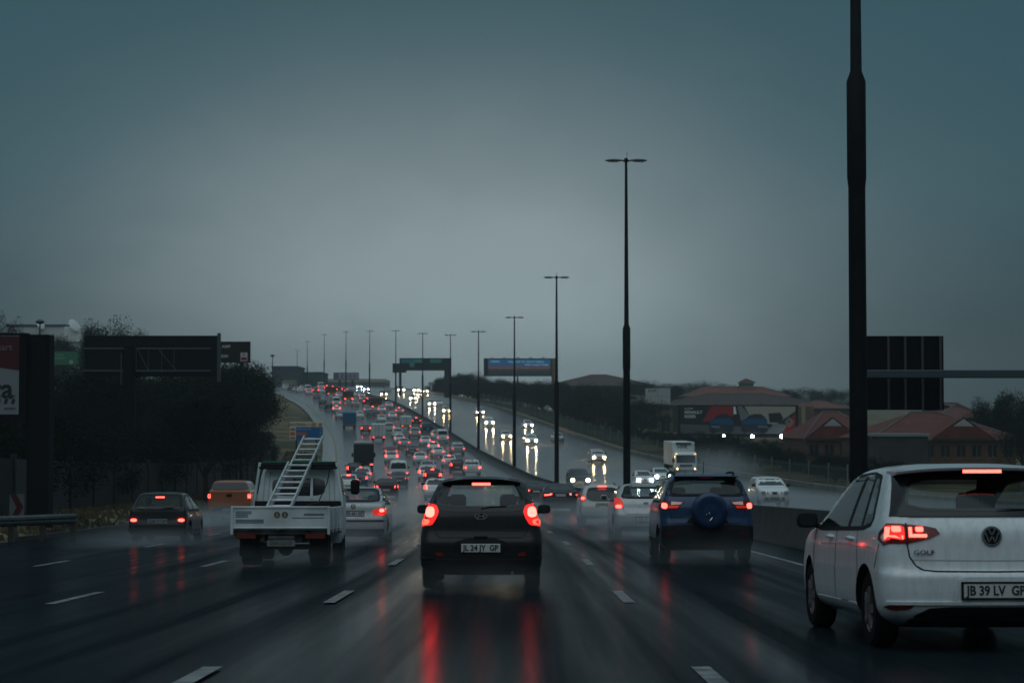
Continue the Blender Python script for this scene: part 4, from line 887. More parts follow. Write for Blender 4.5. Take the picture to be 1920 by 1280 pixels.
# ---- white dropside truck with ladder
def dropside():
    t = thing('dropside_truck', 'small white dropside truck with worn bed and green strip on its cab', 'truck')
    WT = mat('truck_white', (.66, .73, .73), .5, noise=.22, nscale=1.6, bump=.1, bscale=5); GR = mat('frame_grime', (.06, .06, .055), .7, noise=.5)
    hw = .87
    b = MB(); b.box(-hw, hw, 0, 3.0, .66, .72); b.build('bed_floor', WT, t)
    g = MB(); g.box(-hw, hw, -.04, 0, .70, 1.07, bev=.008); g.box(-hw-.02, hw+.02, -.055, .005, 1.045, 1.085, bev=.008); g.box(-hw-.02, hw+.02, -.05, .0, .685, .715, bev=.006)
    g.box(-hw-.02, -hw+.03, -.06, .0, .58, 1.08, bev=.008); g.box(hw-.03, hw+.02, -.06, .0, .58, 1.08, bev=.008)
    gate = g.build('tailgate', WT, t)
    m = MB()
    for z in (.99, .96, .93, .90): m.box(-.80, -.80 + (.28 if z > .95 else .22), -.046, -.041, z-.008, z+.006)
    for z in (.845, .82, .795): m.box(-.80, -.30, -.046, -.041, z-.008, z+.006)
    m.box(.42, .78, -.046, -.041, .925, .955); m.box(.20, .78, -.046, -.041, .875, .885)
    m.build('faded_lettering', mat('faded_ink', (.16, .18, .20), .6), gate)
    m = MB()
    for x in (-.06, .08):
        m.lathe([(-.047, .055), (-.048, .030)], 18, axis='y', c=(x, 0, .935)); m.box(x-.03, x+.03, -.047, -.042, .93, .945)
    m.build('logo', mat('logo_bronze', (.14, .10, .06), .6), gate)
    for s in (-1, 1):
        d = MB(); x0, x1 = sorted((s*hw, s*(hw-.035))); d.box(x0, x1, .005, 3.0, .70, 1.06, bev=.008)
        for y in (.75, 1.5, 2.25): a, c_ = sorted((s*(hw+.02), s*(hw-.04))); d.box(a, c_, y-.03, y+.03, .60, 1.065, bev=.006)
        d.build('side_gate', WT, t)
        h = MB()
        for x in (-.5, 0, .5): h.box(x-.06, x+.06, -.062, -.05, .665, .69)
    h.build('gate_hinge', GR, gate)
    r = MB(); r.box(-.9, .9, .02, .12, .585, .66); r.box(-.84, -.80, .1, 2.9, .55, .66); r.box(.80, .84, .1, 2.9, .55, .66); r.box(-.38, -.30, .1, 5.0, .45, .6); r.box(.30, .38, .1, 5.0, .45, .6); r.build('chassis', GR, t)
    for s in (-1, 1):
        l = MB(); a, b_ = sorted((s*.80, s*.44)); l.box(a, b_, -.01, .05, .50, .60, bev=.012); l.build('tail_lamp', mat('tail_dull', (.15, .02, .015), .4), t)
        f = MB(); a, b_ = sorted((s*.78, s*.52)); f.box(a, b_, .38, .40, .18, .5); f.build('mud_flap', BLACK, t)
    p = MB(); p.box(-.24, .26, .0, .012, .37, .48, bev=.003); pl = p.build('licence_plate', mat('plate_dirty', (.20, .21, .20), .6), t); text('lettering', 'DXA 122 GP', .095, INK, pl, Matrix.Translation((.01, -.002, .425)) @ REAR, .003, sx=.78)
    p = MB(); p.box(-.22, .24, .02, .05, .50, .56); p.build('plate_bracket', STEEL, t)
    a = MB(); a.tube([(-.75, .85, .34), (.75, .85, .34)], .05, 8); a.tube([(0, .7, .33), (0, .85, .30), (0, 1.0, .33)], .13, 10); a.tube([(.5, .5, .25), (.5, 1.6, .25)], .06, 8); a.build('rear_axle', BLACK, t)
    for ay, tr in ((.95, .62), (3.95, .70)):
        for s in (-1, 1):
            w = MB(); r_ = .33; wd = .34 if ay < 2 else .2
            w.lathe([(-wd/2, r_*.6), (-wd/2, r_*.92), (-wd/2+.03, r_), (wd/2-.03, r_), (wd/2, r_*.92), (wd/2, r_*.6)], 26); w.lathe([(-wd/2+.02, 0), (-wd/2+.02, r_*.6)], 20); w.lathe([(wd/2-.02, 0), (wd/2-.02, r_*.6)], 20)
            w.build('wheel', RUBBER, t, smooth=40, loc=(s*tr, ay, r_))
    K = [(.35,.78,3.05,4.9),(.5,.82,3.02,5.1),(.8,.83,3.0,5.15),(1.05,.825,3.0,5.1),(1.25,.815,3.02,4.95),(1.50,.78,3.06,4.6),(1.72,.735,3.12,4.3),(1.82,.68,3.18,4.15),(1.87,.56,3.3,4.0),(1.89,.3,3.5,3.8)]
    c = Car(t, 'bus', 5.15, 1.66, 1.89, WT, res=.05, ns=24, nr=21, keys=K, arch=False, rr=.10, bulge=.03); c.body.name = 'cab'
    c.patch('cab_window', soft([(-.52, 1.26), (.50, 1.26), (.50, 1.60), (-.52, 1.60)], 2, .16), 'rear', DGLASS, .008); c.patch('window_divider', [(.22, 1.20), (.27, 1.20), (.27, 1.66), (.22, 1.66)], 'rear', WT, .02)
    for x in (-.70, -.6, .6, .7): c.dline('cab_rib', [(x, 1.1), (x*.95, 1.72)], 'rear', .018, mat('rib_shade', (.42, .45, .43), .6), off=.006)
    for side in ('left', 'right'): c.patch('side_window', soft([(3.35, 1.28), (4.72, 1.24), (4.38, 1.66), (3.42, 1.68)], 1), side, DGLASS, .006)
    c.patch('windscreen', soft([(-.66, 1.18), (.66, 1.18), (.60, 1.70), (-.60, 1.70)], 1), 'front', DGLASS, .006)
    for s in (-1, 1):
        m = MB(); m.tube([(s*.80, 4.7, 1.35), (s*.95, 4.72, 1.4), (s*.97, 4.7, 1.55)], .014, 6); x0, x1 = sorted((s*.87, s*1.05)); m.box(x0, x1, 4.60, 4.72, 1.28, 1.58, bev=.04); m.build('mirror', BLACK, t, smooth=40)
    # headboard frame, tarpaulin and green roof strip
    f = MB(); f.tube([(-.86, 2.92, 1.0), (-.83, 2.90, 1.3), (-.74, 2.86, 1.90)], .028, 8); f.tube([(.86, 2.92, 1.0), (.83, 2.90, 1.3), (.74, 2.86, 1.90)], .028, 8); f.build('headboard_post', WT, t, smooth=50)
    f = MB(); f.tube([(-.76, 2.86, 1.80), (.76, 2.86, 1.80)], .028, 8); f.box(-.74, .74, 2.84, 3.15, 1.80, 1.89, bev=.02); f.build('roll_bar_cover', BLACK, t, smooth=50)
    f = MB(); f.box(-.70, .70, 2.88, 3.5, 1.892, 1.925, bev=.01); f.build('green_roof_strip', mat('green_strip', (.01, .13, .075), .5), t)
    f = MB(); f.box(-.83, .83, 2.8, 2.86, .9, 1.16, bev=.01); f.build('dark_toolbox', BLACK, t)
    f = MB(); f.tube([(.62, 2.8, 1.78), (.60, 2.4, 1.5), (.52, 1.6, 1.15), (.40, .6, 1.09), (.30, .2, 1.06)], .012, 6); f.build('strap', BLACK, t, smooth=60)
    D = place(t, D=35.7, X=(527-960)/104.6)
    # ladder leaning from the bed over the cab roof
    M = t.matrix_basis.copy(); bpy.context.view_layer.update(); M = t.matrix_world.copy()
    l = thing('ladder', 'aluminium extension ladder leaning over the cab of the dropside truck', 'ladder')
    AL = mat('aluminium', (.52, .56, .57), .38, .45, noise=.15, nscale=5)
    A = Vector((-.34, .12, .90)); B = Vector((-.06, 4.2, 2.50)); wv = Vector((.43, 0, 0)); dirv = (B-A).normalized(); nv = dirv.cross(wv.normalized()).normalized()
    for sec, (t0, t1, o, sh) in enumerate(((0, .62, 0, 0), (.12, 1.0, .075, .045))):
        for k in (0, 1):
            m = MB(); p0 = A + (B-A)*t0 + wv*k + nv*o + Vector((sh*(1-2*k)*.6, 0, 0)); p1 = A + (B-A)*t1 + wv*k + nv*o + Vector((sh*(1-2*k)*.6, 0, 0))
            ux = Vector((.016, 0, 0)); un = nv*.034
            vs = [p + a*ux + b*un for p in (p0, p1) for a, b in ((-1, -1), (1, -1), (1, 1), (-1, 1))]
            m.add(vs, [(3, 2, 1, 0), (4, 5, 6, 7), (0, 1, 5, 4), (1, 2, 6, 5), (2, 3, 7, 6), (3, 0, 4, 7)]); m.build('rail', AL, l)
        n = 9 if sec == 0 else 13
        for i in range(n):
            q = t0 + (t1-t0)*(i+.6)/n; p = A + (B-A)*q + nv*o; m = MB()
            m.tube([p + Vector((.01+sh*.5, 0, 0)), p + wv - Vector((.01+sh*.5, 0, 0))], .017, 6); m.build('rung', AL, l)
    l.matrix_world = M
dropside()

# ---- prototypes for the traffic
def proto(name, kind, L, Wd, H, pm, front=False, **k):
    t = thing(name, 'x', 'car'); c = Car(t, kind, L, Wd, H, pm, res=.13, ns=14, nr=7, arch=False, **k); hw = c.W
    zb = {'hatch': .715, 'sedan': .765, 'suv': .70, 'bus': .64, 'ute': .70}[kind]*H; zt = {'hatch': .925, 'sedan': .93, 'suv': .93, 'bus': .90, 'ute': .93}[kind]*H
    a, b = c.fw(zb)*.84, c.fw(zt)*.80
    if not (front):
        c.patch('rear_window', [(-a, zb), (a, zb), (b, zt), (-b, zt)], 'rear', LGLASS, .012)
        hz = {'hatch': (.52, .70), 'sedan': (.54, .64), 'suv': (.50, .66), 'bus': (.36, .50), 'ute': (.45, .58)}[kind]
        for s in (-1, 1):
            q = (lambda P: P) if s < 0 else mir
            c.patch('tail_lamp', q([(-c.fw(hz[0]*H)*.97, hz[0]*H), (-hw*(.66 if kind in ('sedan',) else .74), hz[0]*H), (-hw*.74, hz[1]*H), (-c.fw(hz[1]*H)*.97, hz[1]*H)]), 'rear', RED_MID, .02)
        c.patch('brake_lamp', [(-.14, zt-.01), (.14, zt-.01), (.14, zt+.045), (-.14, zt+.045)], 'rear', RED_MID, .02)
        c.plate('', .40*H if kind in ('hatch', 'suv') else .42*H, frame=False)
        c.patch('bumper_skirt', [(-hw*.9, H*.14), (hw*.9, H*.14), (hw*.9, H*.24), (-hw*.9, H*.24)], 'rear', BLACK, .012)
        if kind == 'bus': pass
    zf0, zf1 = {'hatch': (.70, .93), 'sedan': (.70, .93), 'suv': (.71, .93), 'bus': (.58, .90), 'ute': (.70, .93)}[kind]
    c.patch('windscreen', [(-c.fw(zf0*H)*.86, zf0*H), (c.fw(zf0*H)*.86, zf0*H), (c.fw(zf1*H)*.8, zf1*H), (-c.fw(zf1*H)*.8, zf1*H)], 'front', LGLASS if front else DGLASS, .012)
    sz = (zb-.02*H, zt)
    for side in ('left', 'right'):
        y0 = c.fr(sz[0]) + .4; y1 = c.ff(sz[0]) - .3
        c.patch('side_window', [(y0, sz[0]), (y1, sz[0]), (c.ff(sz[1])-.25, sz[1]), (c.fr(sz[1])+.35, sz[1])], side, DGLASS, .012)
    if front:
        for s in (-1, 1):
            q = (lambda P: P) if s < 0 else mir
            c.patch('headlight', q([(-hw*.88, .40*H), (-hw*.52, .41*H), (-hw*.55, .50*H), (-hw*.86, .52*H)]), 'front', mat('head_lens', (.4, .42, .42), .2), .02)
            hb = MB(); hb.lathe([(0, .001), (.0, .125), (.05, .125)], 12, axis='y', c=(s*hw*.70, c.ray((s*hw*.70, .455*H), 'front')[0].y+.03, .455*H)); hb.build('head_bulb', HEAD_W, t)
        c.patch('grille', [(-hw*.45, .42*H), (hw*.45, .42*H), (hw*.45, .50*H), (-hw*.45, .50*H)], 'front', BLACK, .015); c.patch('air_intake', [(-hw*.7, .2*H), (hw*.7, .2*H), (hw*.62, .32*H), (-hw*.62, .32*H)], 'front', BLACK, .015)
        mb = MB(); mb.box(-.25, .25, L-.0, L+.02, .35*H, .35*H+.1); mb.build('licence_plate', PLATE, t)
    c.wheels(rim=False); c.mirrors(c.ff(zb) - .25, zb+.0, BLACK)
    return t
PT = {}
BASE = paint('clean_white', (0, 0, 0))
for fr in (False, True):
    for key, nm, kd, L, Wd, H in (('H', 'car', 'hatch', 3.9, 1.70, 1.48), ('S', 'sedan', 'sedan', 4.5, 1.76, 1.44), ('U', 'suv', 'suv', 4.5, 1.86, 1.72), ('V', 'minibus', 'bus', 4.9, 1.88, 2.15), ('B', 'pickup', 'ute', 5.2, 1.84, 1.72)):
        PT[key, fr] = proto(nm, kd, L, Wd, H, BASE, fr, wheel_r=.30 if key in 'HS' else .35, ax=(.75 if key in 'HS' else 1.0, None))
def truck(name, boxm, cabm, L=6.5, w=2.2, h=3.0, base=1.0, lowm=None, ribs=False, front=False, dump=False):
    t = thing(name, 'x', 'truck'); hw = w/2
    m = MB(); m.box(-hw, hw, 0, L-1.8, base, h, bev=.03)
    if ribs: m.box(-.02, .02, -.02, .01, base, h); m.box(-hw, hw, -.02, .01, h-.08, h)
    o = m.build('load_box', boxm, t)
    if not front:
        m = MB()
        if not dump:
            m.box(-.035, .035, -.03, 0, base+.05, h-.05)
            for x in (-.5*hw, .5*hw): m.tube([(x, -.03, base+.1), (x, -.03, h-.15)], .02, 6)
        else:
            for z in (base+.5, base+1.0): m.box(-hw, hw, -.04, 0, z, z+.06)
        m.build('rear_door', mat('door_gap', (.12, .13, .13), .5) if not dump else mat('dump_steel', (.02, .022, .024), .6), o)
    m = MB(); m.box(-hw*.95, hw*.95, -.03, .08, .55, base-.02, bev=.01); m.build('rear_bumper', lowm or BLACK, t)
    m = MB(); m.box(-.45, .45, .1, L-.4, .55, base-.02); m.build('chassis', BLACK, t)
    ch = min(h-.25, 2.5) if not dump else h+.18
    m = MB(); y0 = L-1.7; 
    prof = [(y0, .5), (L, .5), (L+.05, 1.2), (L-.15, ch-.25), (L-.45, ch), (y0, ch)]
    m.add([(x, y, z) for x in (-hw*.94, hw*.94) for y, z in prof], [tuple(range(6)), tuple(range(11, 5, -1))] + [(i, (i+1) % 6, (i+1) % 6+6, i+6) for i in range(6)])
    cb = m.build('cab', cabm, t)
    m = MB(); m.add([(x, y, z) for x in (-hw*.84, hw*.84) for y, z in ((L+.06, 1.35), (L-.115, ch-.32), (L-.14, ch-.32), (L+.0, 1.35))], [(0, 1, 2, 3), (7, 6, 5, 4), (0, 4, 5, 1), (1, 5, 6, 2), (2, 6, 7, 3), (3, 7, 4, 0)]); m.build('windscreen', DGLASS, t)
    for s in (-1, 1):
        m = MB(); a, b = sorted((s*hw*.9, s*hw*.62)); m.box(a, b, -.045, -.03, .66, .80); m.build('tail_lamp', RED_MID, t)
        m = MB(); m.tube([(s*hw*.94, L-.2, 1.6), (s*(hw+.12), L-.15, 1.75)], .02, 6); a, b = sorted((s*(hw+.04), s*(hw+.24))); m.box(a, b, L-.22, L-.12, 1.35, 1.85, bev=.02); m.build('mirror', BLACK, t)
        for y in (1.2, L-.9):
            wl = MB(); wl.lathe([(-.15, .0), (-.15, .38), (-.12, .42), (.12, .42), (.15, .38), (.15, 0)], 18); wl.build('wheel', RUBBER, t, smooth=40, loc=(s*(hw-.22), y, .42))
        if front:
            m = MB(); m.box(*sorted((s*hw*.86, s*hw*.6)), L+.0, L+.06, .62, .80, bev=.02); hl = m.build('headlight', HEAD_OFF, t)
            m = MB(); m.box(*sorted((s*hw*.84, s*hw*.72)), L+.055, L+.08, .64, .78, bev=.01); m.build('fog_lamp', mat('truck_lamp', (.5, .3, .1), .3, emis=(1, .62, .28), es=25), hl)
            m = MB(); m.box(*sorted((s*hw*.88, s*hw*.80)), L-.14, L-.10, ch-.22, ch-.16); m.build('marker_lamp', AMBER, t)
    if front:
        m = MB(); m.box(-hw*.55, hw*.55, L+.02, L+.07, .92, 1.18, bev=.02); m.build('grille', BLACK, t); m = MB(); m.box(-hw*.9, hw*.9, L-.02, L+.07, .42, .60, bev=.02); m.build('front_bumper', mat('bumper_grey', (0, 0, 0)), t)
    return t
WBOX = mat('box_white', (.70, .76, .75), .5, noise=.1, nscale=.7)
PT['T', False] = truck('box_truck', mat('tarp_blue', (.008, .13, .26), .6, noise=.15), mat('cab_cream', (.55, .53, .45), .5), 6.5, 2.3, 3.0, 1.0, mat('bumper_ochre', (.22, .14, .06), .6))
PT['W', False] = truck('box_truck', WBOX, BASE, 6.0, 2.15, 2.75, .85, mat('bumper_pink', (.30, .15, .11), .6), ribs=True)
PT['Y', False] = truck('box_truck', WBOX, BASE, 5.5, 1.85, 2.4, .95, mat('bumper_yellow', (.42, .26, .04), .5))
PT['M', False] = truck('tipper_truck', mat('dump_body', (.012, .013, .015), .6), BASE, 6.5, 2.35, 3.05, .9, mat('dump_low', (.03, .02, .018), .7), dump=True)
PT['O', False] = truck('flatbed_truck', mat('truck_darkred', (.10, .05, .04), .6), mat('cab_grey', (.10, .11, .11), .6), 6.5, 2.3, 2.5, 1.2, mat('bumper_orange', (.40, .17, .05), .6))
PT['K', True] = truck('box_truck', WBOX, BASE, 8.0, 2.45, 3.55, 1.0, front=True)
index_kids()
CLR = {'w': BASE, 's': paint('silver', (0, 0, 0)), 'g': paint('midgrey', (.13, .14, .15), .3), 'd': paint('slate', (0, 0, 0)), 'r': paint('red', (.25, .015, .012), .1), 'm': paint('maroon', (.06, .015, .015), .2), 'b': paint('darkblue', (.02, .05, .12), .3), 'k': paint('black', (0, 0, 0)), 'p': paint('pearl', (0, 0, 0))}
CAT = {'H': 'car', 'S': 'sedan', 'U': 'suv', 'V': 'minibus', 'B': 'pickup', 'T': 'truck', 'W': 'truck', 'Y': 'truck', 'M': 'truck', 'O': 'truck', 'K': 'truck'}
used = set()
def setm(o, m):
    if o.material_slots: o.material_slots[0].link = 'OBJECT'; o.material_slots[0].material = m
def traffic(row, front=False):
    ty, col, x, y, li, lab = row[:6]; ov = row[6] if len(row) > 6 else {}
    p = PT[ty, front]; c = [p] if (ty, front) not in used else copy_tree(p); used.add((ty, front)); t = c[0]
    t['label'] = lab; t['category'] = CAT[ty]
    t['group'] = 'oncoming vehicles beyond the median' if front else 'traffic queueing up the hill ahead'
    kids = c[1:] if len(c) > 1 else [k for k in KIDS.get(t.name, [])]
    for o in kids:
        n = o.name.split('.')[0]
        if n == 'body' and col != '-': setm(o, CLR[col])
        if n == 'tail_lamp': setm(o, {0: RED_OFF, 1: RED_FAR, 2: RED_ON}[li])
        if n == 'brake_lamp': setm(o, RED_ON if li == 2 and (int(x) % 2) else RED_OFF)
        if n == 'head_bulb': setm(o, {0: HEAD_OFF, 1: HEAD_W, 2: HEAD_A, 3: HEAD_C}[li])
    D = solveD(x, y); X = at(x, y, D).x; off = X - Xm(D)
    if front: off = max(3.0, min(off, wR(D)-1.8)); place(t, D=D, X=Xm(D)+off, dirn=-1, L=4.3)
    else: off = min(-2.7, max(off, -18.6)); place(t, D=D, X=Xm(D)+off)
    if 's' in ov: t.scale = (ov['s'],)*3
    return t
LEFT = [
 ('V','w',747,905,1,'white high-roof minibus in the middle of the near queue'),
 ('S','m',724,934,2,'dark maroon sedan just left of the dark grey hatchback roof'),
 ('H','w',653,922,2,'white car with high brake lamp directly behind the silver sedan roof'),
 ('H','w',680,905,1,'white hatchback right below the black tipper truck'),
 ('H','b',672,914,1,'small dark blue hatchback between two white cars behind the silver sedan'),
 ('S','g',747,914,1,'grey sedan directly below the high-roof minibus'),
 ('M','-',682,882,1,'black tipper truck with high dark body'),
 ('H','k',664,893,2,'dark car at the left rear of the tipper truck with a lit red lamp'),
 ('H','w',818,938,2,'white hatchback half hidden by the left side of the dark grey hatchback'),
 ('H','w',800,901,2,'white hatchback with bright high brake lamp left of the dark grey hatchback roof'),
 ('H','m',811,908,2,'dark red hatchback wedged behind the dark grey hatchback roof corner'),
 ('S','s',802,889,1,'pale sedan in front of the bright-lamped white hatchback'),
 ('B','w',886,892,2,'white pickup with a wire cage above the dark grey hatchback roof'),
 ('H','m',858,886,2,'maroon hatchback left of the caged white pickup'),
 ('S','w',843,876,2,'white sedan with glowing lamps above the dark grey hatchback roof'),
 ('B','s',861,853,1,'silver pickup alone close to the median barrier'),
 ('H','w',734,868,2,'white hatchback below the bright red car'),
 ('H','r',733,858,1,'bright red hatchback between the tipper truck and the queue'),
 ('H','w',788,870,1,'white hatchback right of the high-roof minibus'),
 ('S','g',773,854,1,'grey sedan with a dark rear window and two pale red lamps'),
 ('S','w',822,858,2,'white sedan with strong brake lamps in the middle of the hill'),
 ('H','w',813,847,2,'white hatchback just ahead of the sedan with strong brake lamps'),
 ('H','w',798,836,1,'white hatchback left of the white minibus with rear side windows'),
 ('V','w',836,831,1,'white minibus leaning close to the median barrier'),
 ('H','w',818,824,1,'white hatchback squeezed at the left of the median minibus'),
 ('S','s',758,840,2,'silver sedan with two round red lamps below two white cars'),
 ('H','w',749,832,1,'white hatchback at the tail of a white suv'),
 ('U','w',746,822,0,'white suv ahead of a white hatchback, lamps dark'),
 ('U','s',778,821,1,'silver suv below the white truck with yellow bumper'),
 ('B','b',815,811,0,'small blue pickup ahead of the median minibus'),
 ('W','-',710,828,1,'white box truck with two plain rear doors'),
 ('U','p',730,811,1,'pale car peeking from the right of the white box truck'),
 ('H','r',686,812,2,'red-lamped small car left of the white box truck'),
 ('Y','-',762,806,1,'white truck with a yellow bumper'),
 ('H','s',801,808,2,'silver hatchback with two red lamps below the dark car by the median'),
 ('S','k',785,797,2,'black sedan near the median with two red lamps'),
 ('T','-',656,805,0,'truck with a blue covered load'),
 ('H','s',638,785,0,'silver hatchback left of the blue covered truck'),
 ('H','w',675,785,0,'white hatchback right of the blue covered truck'),
 ('H','w',716,792,0,'white hatchback peeking above the white box truck'),
 ('H','w',736,786,1,'white hatchback halfway up the hill, centre of the queue'),
 ('S','s',757,777,2,'silver sedan with two glowing lamps ahead of the yellow-bumper truck'),
 ('H','w',716,774,1,'white hatchback left of the silver sedan with glowing lamps'),
 ('S','g',696,781,0,'grey sedan beside a small silver car in mid hill'),
 ('H','s',689,775,1,'small silver car ahead of a grey sedan in mid hill'),
 ('S','w',738,766,1,'white sedan near the median at the foot of the eighth lamp post'),
 ('O','-',706,768,2,'dark teal truck with red lamps near the crest'),
 ('U','m',689,760,2,'dark suv with red lamps left of the dark teal truck'),
 ('H','w',692,747,1,'white hatchback by the median near the ninth lamp post'),
 ('H','w',675,744,0,'white hatchback second from the median near the crest'),
 ('H','s',680,753,1,'silver hatchback above the dark suv'),
 ('S','s',667,762,1,'silver sedan below the orange-bumper truck'),
 ('O','-',654,753,2,'flatbed truck with an orange bumper'),
 ('H','w',636,746,1,'white hatchback left of the orange-bumper truck'),
 ('V','w',631,762,1,'white minibus left of centre with a white car right behind it'),
 ('H','w',631,773,2,'white hatchback right behind the left-of-centre minibus'),
 ('S','m',617,768,0,'dark red sedan beside the left-of-centre minibus'),
 ('H','k',606,761,0,'dark hatchback with pale roof nearer the left edge of the road'),
 ('S','g',595,750,0,'grey sedan alone near the left edge of the road'),
 ('V','w',578,736,1,'far white minibus near the crest at the left'),
 ('H','p',580,740,1,'pale car right behind the far minibus'),
 ('S','w',563,736,0,'white sedan left of the far minibus'),
 ('H','s',567,731,1,'silver car at the crest left of the far minibus'),
 ('H','k',546,733,0,'dark car at the crest beside the trees'),
 ('U','w',536,731,0,'white suv at the crest touching the trees'),
 ('H','m',592,737,2,'dark red hatchback near the crest with bright lamps'),
 ('S','w',604,737,1,'white sedan near the crest right of a dark red hatchback'),
 ('V','w',602,730,1,'faint white minibus on the crest at the tenth lamp post'),
 ('H','m',613,732,2,'red-lamped car on the crest right of the faint minibus'),
 ('S','g',625,733,2,'grey car with red lamps on the crest below the pale billboard'),
 ('O','-',622,743,1,'low dark truck near the crest'),
 ('H','r',639,735,2,'red car on the crest left of the eleventh queue tail'),
 ('H','m',650,735,2,'maroon car on the crest with bright brake lamps'),
 ('S','g',668,741,0,'dark grey sedan near the crest by the median'),
 ('H','s',655,739,2,'silver car with red lamps just below the crest'),
 ('S','s',555,735,1,'silver sedan at the crest left end of the queue'),
]
for r in LEFT: traffic(r)
RIGHT = [
 ('U','d',1077,917,1,'dark oncoming suv with dazzling headlights nearest the median'),
 ('U','p',1123,869,2,'white oncoming suv with yellow headlights below the tree line'),
 ('U','w',997,835,1,'white oncoming suv with long headlight reflections on the wet road'),
 ('H','w',992,804,1,'white oncoming hatchback behind the suv with long reflections'),
 ('S','s',1048,829,0,'silver oncoming car without lights by the third lamp post'),
 ('S','w',950,825,2,'white oncoming sedan beside the third lamp post'),
 ('U','w',918,800,1,'white oncoming suv right of the fourth lamp post'),
 ('H','w',901,779,2,'oncoming hatchback crossing behind the fourth lamp post'),
 ('H','w',838,776,2,'oncoming hatchback left of the sixth lamp post'),
 ('S','w',810,762,1,'white oncoming sedan right of the seventh lamp post with headlights'),
 ('S','w',824,761,0,'white oncoming car without lights right of a lit sedan'),
 ('H','w',775,752,1,'oncoming car with reflections left of the seventh lamp post'),
 ('H','w',788,745,2,'oncoming car with warm lights under the gantry'),
 ('S','w',781,736,1,'first of two oncoming lit cars under the gantry middle'),
 ('H','w',798,738,2,'oncoming car with amber lights under the gantry right side'),
 ('V','w',752,737,1,'oncoming minibus with white lights under the gantry left leg'),
 ('H','d',720,744,2,'dark oncoming car with amber lights close to the median'),
 ('H','w',674,729,3,'oncoming car with cold white lights on the crest by the tenth lamp post'),
 ('H','w',687,734,3,'oncoming car with cold white lights just over the crest by the ninth lamp post'),
 ('S','s',728,735,0,'silver oncoming car without lights at the gantry left end'),
 ('H','w',1211,914,3,'white oncoming hatchback with cold lights behind the silver hatchback'),
 ('S','w',1243,906,3,'white oncoming sedan with cold lights left of the blue suv roof'),
 ('U','w',1452,950,0,'white oncoming suv right of the blue suv without lights'),
]
for r in RIGHT: traffic(r, True)
t = traffic(('K','-',1276,888,1,'large white oncoming refrigerated truck with black lettering on its box front'), True)
for k in KIDS[t.name]:
    if k.name.startswith('load_box'):
        lb = text('lettering', 'HFR', .62, INK, k, Matrix.Translation((.1, 6.235, 2.98)) @ Matrix.Rotation(math.pi, 4, 'Z') @ REAR @ Matrix.Rotation(0, 4, 'Z'), .01)
        m = MB(); m.box(-.85, .85, 6.2, 6.45, 3.3, 3.48, bev=.03); m.build('cooling_unit', BLACK, k)
# the wire cage on the white pickup
for o in bpy.data.objects:
    if o.get('label', '').startswith('white pickup with a wire cage'):
        m = MB()
        for x in (-.8, -.4, 0, .4, .8): m.tube([(x, .05, 1.05), (x, .05, 1.85)], .022, 5)
        for z in (1.45, 1.85): m.tube([(-.8, .05, z), (.8, .05, z)], .025, 5)
        for s in (-.8, .8): m.tube([(s, .05, 1.85), (s, 1.7, 1.85)], .025, 5); m.tube([(s, .05, 1.45), (s, 1.7, 1.45)], .02, 5)
        m.build('wire_cage', STEEL, o)
# ------------------------------------------------------------ signs, billboards, gantries
def board(name, label, cat, x0, y0, x1, y1, D, th, fm, pm=None, mk=None, group=None, posts=(), pm2=None, frame=.12, back=None):
    """flat panel facing the camera at distance D; (x0,y0)-(x1,y1) measured corners"""
    a = at(x0, y0, D); b = at(x1, y1, D); w = b.x - a.x; h = a.z - b.z
    t = thing(name, label, cat, ((a.x+b.x)/2, D, (a.z+b.z)/2), group)
    m = MB(); m.box(-w/2, w/2, 0, th, -h/2, h/2, bev=.02); m.build('panel_frame' if pm else 'panel', fm, t)
    if pm:
        m = MB(); m.box(-w/2+frame, w/2-frame, -.03, .02, -h/2+frame, h/2-frame); m.build('display', pm, t)
    zg_ = zg(D, (a.x+b.x)/2 - Xm(D)) - (a.z+b.z)/2
    for px, pw in posts:
        m = MB(); X = px*w/2; m.box(X-pw/2, X+pw/2, .02, .02+pw, zg_-.3, -h/2+.02 if abs(px) <= 1 else h/2, bev=.01); m.build('post', pm2 or POLE, t)
    return t, w, h
DARKP = mat('board_dark', (.006, .007, .011), .7, spec=.15); TRUSS = mat('truss_steel', (.07, .085, .095), .5, .3)
# near left billboard
t, w, h = board('billboard', 'tall billboard cut by the left edge, red top and pale lower half', 'billboard', -150, 624, 50, 792, 72, .5, DARKP, mat('ad_pale', (.22, .26, .28), .5), frame=.10)
xr = w/2 - .28
m = MB(); m.prism([(-w/2+.1, h/2-.12), (xr, h/2-.12), (xr, .27), (-w/2+.1, .75)], -.04, -.025); m.build('red_panel', mat('ad_red', (.06, .004, .007), .5), t)
m = MB(); m.box(xr, w/2-.02, -.05, 0, -h/2, h/2); m.box(-w/2, xr, -.05, 0, -h/2, -h/2+.30); m.build('frame_edge', DARKP, t)
GTX = mat('ad_greytext', (.20, .18, .19), .6)
text('lettering', 'heart', .34, GTX, t, Matrix.Translation((xr-.62, -.045, h/2-.52)) @ REAR, .003)
text('lettering', 'ra', 1.0, mat('ad_ink', (.01, .02, .025), .6), t, Matrix.Translation((xr-.62, -.045, -.42)) @ REAR, .003, bold=.02)
m = MB()
for i in range(3): q = xr - .20 - .26*i; m.prism([(q-.09, -.93), (q+.03, -.93), (q+.07, -.78), (q-.02, -.74)], -.045, -.03)
m.box(xr-1.3, xr-.12, -.045, -.03, -.66, -.645); m.build('small_icons', mat('ad_ink', (0, 0, 0)), t)
text('lettering', 'ement', .16, mat('ad_ink', (0, 0, 0)), t, Matrix.Translation((xr-.33, -.045, -1.10)) @ REAR, .003)
